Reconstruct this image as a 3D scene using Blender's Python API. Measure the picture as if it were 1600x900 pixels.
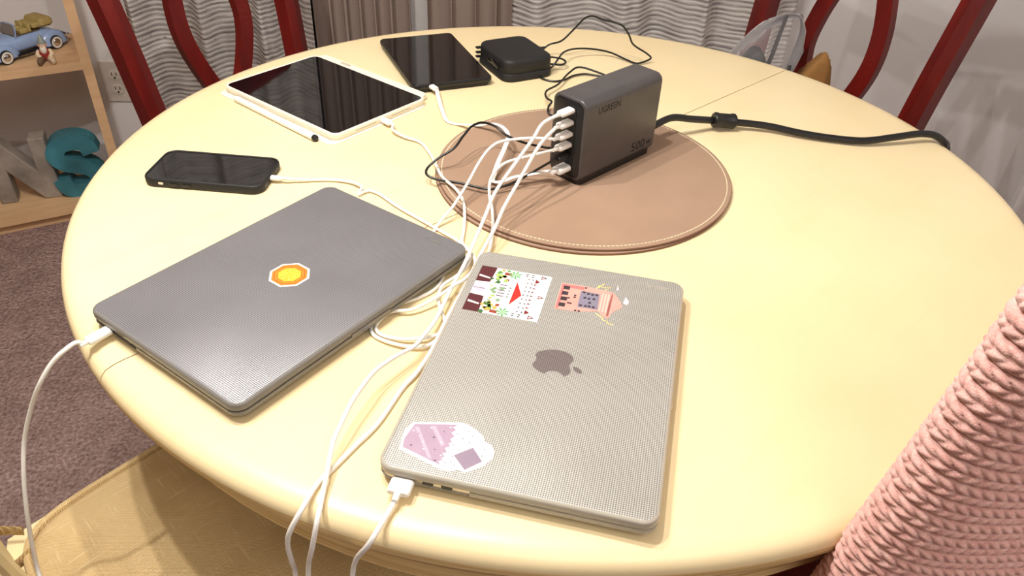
import bpy, math, random
import numpy as np
from mathutils import Vector, Matrix
random.seed(7)
for o in list(bpy.data.objects):
    bpy.data.objects.remove(o, do_unlink=True)
SC = bpy.context.scene
COL = SC.collection
R = math.radians

# ------------------------------------------------------------------ camera
cam_d = bpy.data.cameras.new('camera')
cam = bpy.data.objects.new('camera', cam_d)
COL.objects.link(cam)
SC.camera = cam
cam_d.sensor_width = 36.0
cam_d.lens = 36.0 * 1228.14 / 1600.0
cam_d.clip_start = 0.02
PITCH, ROLL = 0.63798, 0.045777
_f = Vector((0, math.cos(PITCH), -math.sin(PITCH)))
_r = Vector((1, 0, 0))
_u = _r.cross(_f)
_R = math.cos(ROLL) * _r + math.sin(ROLL) * _u
_U = -math.sin(ROLL) * _r + math.cos(ROLL) * _u
_m = Matrix((_R, _U, -_f)).transposed().to_4x4()
_m.translation = Vector((0, 0, 1.23886))
cam.matrix_world = _m

# ------------------------------------------------------------------ light
W = bpy.data.worlds.new('room_ambient')
SC.world = W
W.use_nodes = True
W.node_tree.nodes['Background'].inputs[0].default_value = (0.95, 0.97, 1.0, 1)
W.node_tree.nodes['Background'].inputs[1].default_value = 0.55
for bx, by in ((-0.50, 0.71), (-0.15, 0.67), (-0.44, 0.50)):      # three bulbs of the lamp hanging over the table's left half
    ld = bpy.data.lights.new('pendant_bulb', 'POINT')
    ld.energy = 12.5
    ld.color = (1.0, 0.955, 0.90)
    ld.shadow_soft_size = 0.013
    lo = bpy.data.objects.new('pendant_bulb', ld)
    lo.location = (bx, by, 1.85)
    COL.objects.link(lo)
ld = bpy.data.lights.new('ceiling_light', 'AREA')
ld.energy = 10
ld.size = 1.2
ld.color = (1.0, 0.96, 0.91)
lo = bpy.data.objects.new('ceiling_light', ld)
lo.location = (0.55, -0.9, 2.40)
COL.objects.link(lo)
SC.view_settings.view_transform = 'Standard'
SC.view_settings.look = 'None'
SC.view_settings.gamma = 1.0
SC.view_settings.use_curve_mapping = False
SC.view_settings.exposure = 0.96

# ------------------------------------------------------------------ materials
def srgb(c):
    return tuple((x / 255 / 12.92) if x <= 10.3 else ((x / 255 + 0.055) / 1.055) ** 2.4 for x in c)

class M:
    """small node-material builder"""
    def __init__(s, name, col, rough=0.5, metal=0.0, spec=0.5, **kw):
        s.m = bpy.data.materials.new(name)
        s.m.use_nodes = True
        s.t = s.m.node_tree
        s.b = s.t.nodes['Principled BSDF']
        s.b.inputs['Base Color'].default_value = (*srgb(col), 1)
        s.b.inputs['Roughness'].default_value = rough
        s.b.inputs['Metallic'].default_value = metal
        s.b.inputs['Specular IOR Level'].default_value = spec
        for k, v in kw.items():
            s.b.inputs[k.replace('_', ' ')].default_value = v
    def n(s, typ, **props):
        nd = s.t.nodes.new(typ)
        for k, v in props.items():
            setattr(nd, k, v)
        return nd
    def l(s, a, b):
        s.t.links.new(a, b)
    def coord(s, scale=(1, 1, 1), rot=(0, 0, 0), src='Object'):
        c = s.n('ShaderNodeTexCoord'); mp = s.n('ShaderNodeMapping')
        s.l(c.outputs[src], mp.inputs[0])
        mp.inputs['Scale'].default_value = scale
        mp.inputs['Rotation'].default_value = rot
        return mp.outputs[0]
    def noise(s, scale, detail=3, vec=None, rough=0.55):
        nd = s.n('ShaderNodeTexNoise')
        nd.inputs['Scale'].default_value = scale
        nd.inputs['Detail'].default_value = detail
        nd.inputs['Roughness'].default_value = rough
        s.l(vec if vec is not None else s.coord(), nd.inputs['Vector'])
        return nd.outputs[0]
    def ramp(s, fac, stops):
        r = s.n('ShaderNodeValToRGB')
        e = r.color_ramp.elements
        while len(e) < len(stops):
            e.new(0.5)
        for el, (p, c) in zip(e, stops):
            el.position = p
            el.color = (*srgb(c), 1)
        s.l(fac, r.inputs[0])
        return r.outputs[0]
    def math(s, op, a, b=None):
        nd = s.n('ShaderNodeMath', operation=op)
        for i, v in enumerate((a, b)):
            if v is None: continue
            if isinstance(v, (int, float)): nd.inputs[i].default_value = v
            else: s.l(v, nd.inputs[i])
        return nd.outputs[0]
    def mix(s, fac, a, b, blend='MIX'):
        nd = s.n('ShaderNodeMix', data_type='RGBA', blend_type=blend)
        for i, v in ((0, fac), (6, a), (7, b)):
            if isinstance(v, (int, float)): nd.inputs[i].default_value = v
            elif isinstance(v, tuple): nd.inputs[i].default_value = (*srgb(v), 1)
            else: s.l(v, nd.inputs[i])
        return nd.outputs[2]
    def color(s, out):
        s.l(out, s.b.inputs['Base Color']); return s
    def bump(s, h, strength=0.3, dist=0.002):
        nd = s.n('ShaderNodeBump')
        nd.inputs['Strength'].default_value = strength
        nd.inputs['Distance'].default_value = dist
        s.l(h, nd.inputs['Height'])
        s.l(nd.outputs[0], s.b.inputs['Normal']); return s

def simple(name, col, rough=0.5, metal=0.0, var=0.06, nscale=20, bump=0.0, bscale=200, bd=0.0005, **kw):
    m = M(name, col, rough, metal, **kw)
    lo = tuple(max(0, c * (1 - var)) for c in col)
    hi = tuple(min(255, c * (1 + var)) for c in col)
    m.color(m.ramp(m.noise(nscale, 4), [(0.3, lo), (0.7, hi)]))
    if bump:
        m.bump(m.noise(bscale, 2), bump, bd)
    return m.m

def mat_table():
    m = M('cream_painted_wood', (246, 226, 176), 0.34, spec=0.4)
    n1 = m.noise(3.2, 5)
    c1 = m.ramp(n1, [(0.3, (236, 212, 166)), (0.52, (238, 219, 175)), (0.75, (241, 225, 184))])
    st = m.noise(1.0, 6, m.coord((4, 60, 4), (0, 0, R(45))))
    c2 = m.mix(m.math('MULTIPLY', m.ramp(st, [(0.55, (0, 0, 0)), (0.8, (255, 255, 255))]), 0.18), c1, (236, 196, 130))
    m.color(c2)
    m.bump(st, 0.05, 0.0006)
    return m.m
def mat_rim():
    m = M('worn_cream_wood_edge', (222, 190, 130), 0.5, spec=0.3)
    a = m.noise(5, 6, m.coord((1, 1, 60)))
    m.color(m.ramp(a, [(0.3, (196, 158, 98)), (0.5, (226, 196, 138)), (0.7, (240, 214, 160))]))
    m.bump(a, 0.15, 0.001)
    return m.m
def mat_lid(name, dark, light, pitch, rough, metal):
    m = M(name, light, rough, metal, spec=0.5)
    sep = m.n('ShaderNodeSeparateXYZ')
    m.l(m.coord((1, 1, 1), (0, 0, R(45))), sep.inputs[0])
    k = 2 * math.pi / pitch
    a = m.math('SINE', m.math('MULTIPLY', sep.outputs[0], k))
    b = m.math('SINE', m.math('MULTIPLY', sep.outputs[1], k))
    p = m.math('MULTIPLY', a, b)
    p01 = m.math('MULTIPLY_ADD', p, 0.5); p01.node.inputs[2].default_value = 0.5
    c = m.ramp(p01, [(0.22, dark), (0.72, light)])
    v = m.noise(14, 3)
    m.color(m.mix(0.10, c, m.ramp(v, [(0.3, dark), (0.7, light)])))
    m.bump(p01, 0.45, 0.0004)
    return m.m
def mat_carpet():
    m = M('mauve_carpet_pile', (150, 126, 120), 0.95, spec=0.1)
    a = m.noise(130, 5); b = m.noise(14, 4); c = m.noise(48, 4)
    col = m.ramp(a, [(0.26, (132, 106, 102)), (0.5, (186, 157, 150)), (0.74, (226, 200, 192))])
    m.color(m.mix(m.math('MULTIPLY', m.ramp(b, [(0.35, (255, 255, 255)), (0.65, (0, 0, 0))]), 0.35), col, (120, 96, 94)))
    m.bump(m.math('ADD', a, m.math('MULTIPLY', c, 1.4)), 1.0, 0.012)
    return m.m
def mat_stripe_curtain():
    m = M('ribbed_grey_curtain_cloth', (176, 172, 168), 0.9, spec=0.15)
    sep = m.n('ShaderNodeSeparateXYZ'); m.l(m.coord(), sep.inputs[0])
    wob = m.noise(1.0, 3, m.coord((5, 5, 14)))
    n = m.noise(1.0, 4, m.coord((9, 9, 95)), 0.65)
    ph = m.math('ADD', m.math('MULTIPLY', sep.outputs[2], 2 * math.pi / 0.0135), m.math('MULTIPLY', wob, 9.0))
    sn = m.math('MULTIPLY_ADD', m.math('SINE', ph), 0.15); sn.node.inputs[2].default_value = 0.26
    h = m.math('ADD', sn, m.math('MULTIPLY', n, 0.75))
    col = m.ramp(h, [(0.36, (118, 112, 112)), (0.56, (190, 185, 182)), (0.82, (234, 229, 224))])
    sp = m.noise(1.0, 2, m.coord((26, 26, 120)))
    m.color(m.mix(m.math('MULTIPLY', m.ramp(sp, [(0.68, (0, 0, 0)), (0.74, (255, 255, 255))]), 0.7), col, (70, 62, 62)))
    m.bump(h, 0.7, 0.006)
    return m.m
def mat_taupe():
    m = M('taupe_curtain_cloth', (134, 116, 106), 0.75, spec=0.25)
    a = m.noise(1.0, 4, m.coord((5, 5, 130)))
    b = m.noise(1.0, 4, m.coord((60, 60, 3)))
    m.color(m.ramp(m.math('MULTIPLY_ADD', a, 0.5), [(0.15, (116, 99, 90)), (0.45, (160, 142, 132))]))
    m.bump(m.math('ADD', a, b), 0.25, 0.002)
    return m.m
def mat_burlap():
    m = M('tan_woven_linen', (196, 164, 112), 0.92, spec=0.1)
    sep = m.n('ShaderNodeSeparateXYZ'); m.l(m.coord(), sep.inputs[0])
    k = 2 * math.pi / 0.0021
    wx = m.math('SINE', m.math('MULTIPLY', sep.outputs[0], k))
    wy = m.math('SINE', m.math('MULTIPLY', sep.outputs[1], k))
    w = m.math('MULTIPLY_ADD', m.math('MULTIPLY', wx, wy), 0.5); w.node.inputs[2].default_value = 0.5
    sx = m.noise(1, 3, m.coord((14, 380, 1))); sy = m.noise(1, 3, m.coord((380, 14, 1)))
    s = m.math('MAXIMUM', sx, sy)
    col = m.ramp(w, [(0.2, (182, 150, 102)), (0.6, (228, 200, 148)), (0.9, (244, 222, 176))])
    col = m.mix(m.math('MULTIPLY', m.ramp(s, [(0.62, (0, 0, 0)), (0.72, (255, 255, 255))]), 0.75), col, (244, 224, 178))
    m.color(m.mix(m.math('MULTIPLY', m.ramp(m.noise(9, 3), [(0.45, (0, 0, 0)), (0.7, (255, 255, 255))]), 0.3), col, (150, 112, 66)))
    m.bump(m.math('ADD', w, s), 0.5, 0.0012)
    return m.m
def mat_leather():
    m = M('tan_faux_leather', (176, 140, 112), 0.62, spec=0.3)
    m.color(m.ramp(m.noise(6, 4), [(0.3, (154, 127, 106)), (0.7, (168, 140, 118))]))
    vo = m.n('ShaderNodeTexVoronoi'); vo.inputs['Scale'].default_value = 900
    m.l(m.coord(), vo.inputs['Vector'])
    m.bump(vo.outputs[0], 0.15, 0.0004)
    return m.m
def mat_wood(name, c0, c1, rough=0.5, sc=(40, 2, 40), spec=0.4):
    m = M(name, c1, rough, spec=spec)
    a = m.noise(1.0, 5, m.coord(sc))
    m.color(m.ramp(a, [(0.3, c0), (0.7, c1)]))
    m.bump(a, 0.05, 0.001)
    return m.m
def mat_knit():
    m = M('dusty_pink_knit', (216, 164, 160), 0.95, spec=0.1)
    a = m.noise(160, 4); b = m.noise(900, 2)
    m.color(m.ramp(m.math('ADD', m.math('MULTIPLY', a, 0.6), m.math('MULTIPLY', b, 0.4)), [(0.3, (206, 146, 138)), (0.5, (230, 178, 168)), (0.72, (244, 206, 196))]))
    m.bump(b, 0.5, 0.001)
    m.b.inputs['Sheen Weight'].default_value = 0.3
    return m.m
def mat_clear(name, col, rough, trans, ior=1.4):
    m = M(name, col, rough)
    m.color(m.ramp(m.noise(30, 2), [(0.3, tuple(c * 0.97 for c in col)), (0.7, col)]))
    m.b.inputs['Transmission Weight'].default_value = trans
    m.b.inputs['IOR'].default_value = ior
    return m.m
def mat_film():
    m = M('clear_plastic_film', (235, 232, 235), 0.08)
    tr = m.n('ShaderNodeBsdfTransparent'); mx = m.n('ShaderNodeMixShader')
    fr = m.n('ShaderNodeFresnel'); fr.inputs[0].default_value = 1.55
    m.color(m.ramp(m.noise(25, 3), [(0.3, (215, 212, 216)), (0.7, (245, 243, 245))]))
    f = m.math('MULTIPLY_ADD', fr.outputs[0], 1.3); f.node.inputs[2].default_value = 0.03
    m.l(f, mx.inputs[0]); m.l(tr.outputs[0], mx.inputs[1]); m.l(m.b.outputs[0], mx.inputs[2])
    m.l(mx.outputs[0], m.t.nodes['Material Output'].inputs[0])
    return m.m

MT = dict(
    table=mat_table(), rim=mat_rim(),
    lidL=mat_lid('dotted_frosted_shell_over_grey', (78, 77, 80), (164, 163, 167), 0.0026, 0.30, 0.35),
    lidR=mat_lid('dotted_frosted_shell_over_silver', (112, 109, 102), (194, 192, 186), 0.0026, 0.40, 0.1),
    carpet=mat_carpet(), stripe=mat_stripe_curtain(), taupe=mat_taupe(), burlap=mat_burlap(),
    leather=mat_leather(), knit=mat_knit(), film=mat_film(),
    leather_edge=simple('dark_tan_edge', (118, 84, 66), 0.7),
    stitch=simple('cream_thread', (236, 222, 190), 0.8),
    wall=simple('light_grey_wall_paint', (240, 237, 236), 0.85, var=0.02, nscale=3, bump=0.15, bscale=120, bd=0.001),
    ceil=simple('warm_ceiling_paint', (176, 168, 158), 0.9, var=0.02),
    wall2=simple('taupe_wall_paint', (140, 128, 118), 0.9, var=0.02),
    trim=simple('white_trim_paint', (214, 210, 208), 0.5, var=0.02),
    red=mat_wood('mahogany_red_wood', (80, 14, 12), (114, 23, 18), 0.34, (30, 30, 4)),
    shelf=mat_wood('pale_birch_wood', (214, 172, 128), (232, 194, 150), 0.55, (4, 40, 40)),
    creamwood=simple('cream_chair_paint', (236, 218, 170), 0.5, var=0.04),
    shell_edgeL=mat_clear('clear_grey_plastic_shell', (150, 146, 140), 0.25, 0.35),
    shell_edgeR=mat_clear('clear_plastic_shell', (214, 206, 190), 0.25, 0.35),
    aluL=simple('space_grey_aluminium', (120, 118, 120), 0.35, 0.9, var=0.02),
    aluR=simple('pale_aluminium', (212, 204, 190), 0.35, 0.8, var=0.02),
    black=simple('black_plastic', (20, 20, 21), 0.42, var=0.1),
    blacksoft=simple('black_rubber', (24, 24, 25), 0.6, var=0.1, bump=0.1, bscale=900, bd=0.0003),
    screen=M('black_glass_screen', (7, 7, 9), 0.04, spec=0.62).m,
    charger=simple('gunmetal_satin_plastic', (84, 81, 82), 0.36, 0.3, var=0.03, nscale=60),
    charger_edge=simple('gunmetal_bright_edge', (96, 96, 100), 0.22, 0.7, var=0.03),
    charger_face=simple('gloss_black_panel', (26, 26, 28), 0.30, var=0.05),
    engrave=simple('dark_lettering', (12, 12, 13), 0.8),
    white=simple('white_plastic', (238, 236, 232), 0.38, var=0.015),
    whitecable=simple('white_cable_jacket', (236, 233, 228), 0.5, var=0.015),
    blackcable=simple('black_cable_jacket', (16, 16, 17), 0.38, var=0.1),
    case=simple('cream_silicone_case', (240, 232, 212), 0.55, var=0.015),
    logo=simple('dark_mirror_logo', (98, 90, 90), 0.4, 0.2, var=0.03),
    chrome=M('chrome', (215, 215, 220), 0.12, 1.0).m,
)
def flat(name, col, rough=0.55):
    if name not in MT:
        MT[name] = simple(name, col, rough, var=0.03, nscale=60)
    return MT[name]

# ------------------------------------------------------------------ object helpers
def link(name, me, mat=None, parent=None, loc=None, rot=None, kind=None, smooth=None):
    o = bpy.data.objects.new(name, me)
    COL.objects.link(o)
    if mat is not None:
        for m in (mat if isinstance(mat, (list, tuple)) else [mat]):
            me.materials.append(m)
    if parent: o.parent = parent
    if loc is not None: o.location = loc
    if rot is not None: o.rotation_euler = rot
    if kind: o['kind'] = kind
    return o
def mesh(name, v, f, smooth=False, ang=None):
    me = bpy.data.meshes.new(name)
    me.from_pydata([tuple(map(float, p)) for p in v], [], f)
    me.update()
    if smooth:
        me.polygons.foreach_set('use_smooth', [True] * len(me.polygons))
        if ang: me.set_sharp_from_angle(angle=R(ang))
    return me
def gridmesh(name, P, closed_u=False, smooth=True):
    """P: array (nv, nu, 3)"""
    nv, nu = P.shape[:2]
    idx = np.arange(nv * nu).reshape(nv, nu)
    a = idx[:-1, :]; b = idx[1:, :]
    if closed_u:
        a2 = np.roll(a, -1, 1); b2 = np.roll(b, -1, 1)
    else:
        a2 = a[:, 1:]; b2 = b[:, 1:]; a = a[:, :-1]; b = b[:, :-1]
    q = np.stack([a, a2, b2, b], -1).reshape(-1, 4).astype(np.int32)
    me = bpy.data.meshes.new(name)
    me.vertices.add(nv * nu); me.vertices.foreach_set('co', P.reshape(-1).astype(np.float32))
    me.loops.add(q.size); me.loops.foreach_set('vertex_index', q.reshape(-1))
    me.polygons.add(len(q))
    me.polygons.foreach_set('loop_start', np.arange(0, q.size, 4, dtype=np.int32))
    me.polygons.foreach_set('loop_total', np.full(len(q), 4, dtype=np.int32))
    if smooth: me.polygons.foreach_set('use_smooth', np.ones(len(q), dtype=bool))
    me.update(calc_edges=True); me.validate()
    return me
def tag(o, label, cat, group=None):
    o['label'] = label; o['category'] = cat
    if group: o['group'] = group
    return o
def thing(name, label, cat, loc=(0, 0, 0), rz=0.0, group=None):
    o = bpy.data.objects.new(name, None)
    o.empty_display_size = 0.05
    COL.objects.link(o)
    o.location = loc; o.rotation_euler = (0, 0, rz)
    return tag(o, label, cat, group)
def struct(o):
    o['kind'] = 'structure'; return o
class MB:
    """collects shapes into one mesh"""
    def __init__(s): s.v = []; s.f = []; s.mi = []
    def add(s, v, f, mi=0):
        k = len(s.v); s.v += [tuple(map(float, p)) for p in v]; s.f += [tuple(i + k for i in q) for q in f]; s.mi += [mi] * len(f); return s
    def box(s, c, d, rz=0, mi=0, rx=0):
        x, y, z = [t / 2 for t in d]
        mm = Matrix.Rotation(rz, 3, 'Z') @ Matrix.Rotation(rx, 3, 'X')
        v = [Vector(c) + mm @ Vector((a * x, b * y, e * z)) for e in (-1, 1) for a, b in ((-1, -1), (1, -1), (1, 1), (-1, 1))]
        return s.add(v, [(3, 2, 1, 0), (4, 5, 6, 7), (0, 1, 5, 4), (1, 2, 6, 5), (2, 3, 7, 6), (3, 0, 4, 7)], mi)
    def rr(s, w, d, r, layers, c=(0, 0, 0), n=5, mi=0, axes=None, cap=(True, True)):
        """stack of rounded rectangles; layers: (inset, height). axes maps (x,y,h)->xyz"""
        ax = axes or (Vector((1, 0, 0)), Vector((0, 1, 0)), Vector((0, 0, 1)))
        V = []; F = []
        for ins, h in layers:
            for p in rrect(w - 2 * ins, d - 2 * ins, max(r - ins, 0.0002), n):
                V.append(Vector(c) + ax[0] * p[0] + ax[1] * p[1] + ax[2] * h)
        m = 4 * (n + 1)
        for k in range(len(layers) - 1):
            for i in range(m):
                j = (i + 1) % m
                F.append((k * m + i, k * m + j, (k + 1) * m + j, (k + 1) * m + i))
        if cap[0]: F.append(tuple(range(m - 1, -1, -1)))
        if cap[1]: F.append(tuple(range((len(layers) - 1) * m, len(layers) * m)))
        return s.add(V, F, mi)
    def slab(s, pts, z0, z1, mi=0, ax=None):
        n = len(pts)
        area = sum(pts[i][0] * pts[(i + 1) % n][1] - pts[(i + 1) % n][0] * pts[i][1] for i in range(n))
        if area < 0: pts = pts[::-1]
        f3 = ax or (lambda x, y, z: (x, y, z))
        v = [f3(p[0], p[1], z0) for p in pts] + [f3(p[0], p[1], z1) for p in pts]
        f = [tuple(range(n - 1, -1, -1)), tuple(range(n, 2 * n))] + [(i, (i + 1) % n, n + (i + 1) % n, n + i) for i in range(n)]
        return s.add(v, f, mi)
    def tube(s, pts, r, seg=8, sub=5, mi=0, flat=None, cap=True):
        v, f = sweep(pts, r, seg, sub, flat, cap); return s.add(v, f, mi)
    def ell(s, c, rad, nu=16, nv=10, mi=0, rz=0, half=False):
        V = []; F = []
        mm = Matrix.Rotation(rz, 3, 'Z')
        for j in range(nv + 1):
            t = (math.pi / 2 if half else math.pi) * j / nv
            for i in range(nu):
                a = 2 * math.pi * i / nu
                V.append(Vector(c) + mm @ Vector((rad[0] * math.sin(t) * math.cos(a), rad[1] * math.sin(t) * math.sin(a), rad[2] * math.cos(t))))
        for j in range(nv):
            for i in range(nu):
                F.append((j * nu + i, (j + 1) * nu + i, (j + 1) * nu + (i + 1) % nu, j * nu + (i + 1) % nu))
        return s.add(V, F, mi)
    def lathe(s, prof, seg=32, a0=0.0, a1=2 * math.pi, c=(0, 0, 0), mi=0, axis='Z'):
        full = abs(a1 - a0 - 2 * math.pi) < 1e-6
        n = seg if full else seg + 1
        V = []; F = []
        for i in range(n):
            a = a0 + (a1 - a0) * i / seg
            for r_, z in prof:
                p = (r_ * math.cos(a), r_ * math.sin(a), z)
                if axis == 'Y': p = (p[0], p[2], -p[1])
                if axis == 'X': p = (p[2], p[0], p[1])
                V.append(Vector(c) + Vector(p))
        m = len(prof)
        for i in range(n if full else n - 1):
            j = (i + 1) % n
            for k in range(m - 1):
                F.append((i * m + k, j * m + k, j * m + k + 1, i * m + k + 1))
        return s.add(V, F, mi)
    def build(s, name, mat, parent=None, smooth=True, ang=35, loc=None, rot=None, kind=None):
        me = mesh(name, s.v, s.f, smooth, ang)
        o = link(name, me, mat, parent, loc, rot, kind)
        if len(me.materials) > 1:
            me.polygons.foreach_set('material_index', s.mi)
        return o
def rrect(w, d, r, n=5):
    out = []
    for (sx, sy, a0) in ((1, -1, -90), (1, 1, 0), (-1, 1, 90), (-1, -1, 180)):
        cx, cy = sx * (w / 2 - r), sy * (d / 2 - r)
        for i in range(n + 1):
            a = R(a0 + 90 * i / n)
            out.append((cx + r * math.cos(a), cy + r * math.sin(a)))
    return out
def catmull(pts, sub):
    P = [Vector(p) for p in pts]
    if sub <= 1 or len(P) < 3: return P
    P = [2 * P[0] - P[1]] + P + [2 * P[-1] - P[-2]]
    out = []
    for i in range(1, len(P) - 2):
        p0, p1, p2, p3 = P[i - 1:i + 3]
        d0 = max((p1 - p0).length, 1e-6) ** .5; d1 = max((p2 - p1).length, 1e-6) ** .5; d2 = max((p3 - p2).length, 1e-6) ** .5
        m1 = (p2 - p1) + d1 * ((p1 - p0) / d0 - (p2 - p0) / (d0 + d1))
        m2 = (p2 - p1) + d1 * ((p3 - p2) / d2 - (p3 - p1) / (d1 + d2))
        for k in range(sub):
            t = k / sub
            out.append(p1 * (2 * t ** 3 - 3 * t * t + 1) + m1 * (t ** 3 - 2 * t * t + t) + p2 * (-2 * t ** 3 + 3 * t * t) + m2 * (t ** 3 - t * t))
    out.append(P[-2]); return out
def sweep(pts, r, seg=8, sub=5, flat=None, cap=True):
    """flat=(half_width, half_height) makes a ribbon; r may be a list per control point"""
    C = catmull(pts, sub)
    n = len(C)
    rr_ = r if not isinstance(r, (list, tuple)) else [r[min(int(i / max(sub, 1)), len(r) - 1)] + (r[min(int(i / max(sub, 1)) + 1, len(r) - 1)] - r[min(int(i / max(sub, 1)), len(r) - 1)]) * ((i % sub) / sub) for i in range(n)]
    V = []; F = []
    up = Vector((0, 0, 1))
    prev = None
    for i in range(n):
        t = (C[min(i + 1, n - 1)] - C[max(i - 1, 0)]).normalized()
        if flat or prev is None:
            s_ = t.cross(up)
            if s_.length < 0.05: s_ = prev if prev is not None else t.cross(Vector((0, 1, 0)))
        else:
            s_ = prev - t * prev.dot(t)
        s_.normalize(); prev = s_
        nn = s_.cross(t).normalized()
        rad = rr_[i] if isinstance(rr_, list) else rr_
        for k in range(seg):
            a = 2 * math.pi * k / seg
            if flat: V.append(C[i] + s_ * flat[0] * math.cos(a) + nn * flat[1] * math.sin(a))
            else: V.append(C[i] + s_ * rad * math.cos(a) + nn * rad * math.sin(a))
    for i in range(n - 1):
        for k in range(seg):
            j = (k + 1) % seg
            F.append((i * seg + k, i * seg + j, (i + 1) * seg + j, (i + 1) * seg + k))
    if cap:
        F.append(tuple(range(seg - 1, -1, -1))); F.append(tuple(range((n - 1) * seg, n * seg)))
    return V, F
def text_mesh(txt, size, depth, bold=0.0):
    cu = bpy.data.curves.new('lettering', 'FONT')
    cu.body = txt; cu.size = size; cu.extrude = depth; cu.offset = bold; cu.align_x = 'CENTER'; cu.align_y = 'CENTER'
    cu.resolution_u = 3
    ob = bpy.data.objects.new('lettering_tmp', cu); COL.objects.link(ob)
    bpy.context.view_layer.update()
    me = bpy.data.meshes.new_from_object(ob.evaluated_get(bpy.context.evaluated_depsgraph_get()))
    bpy.data.objects.remove(ob, do_unlink=True)
    me.materials.clear()
    return me
TOP = 0.75
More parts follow.
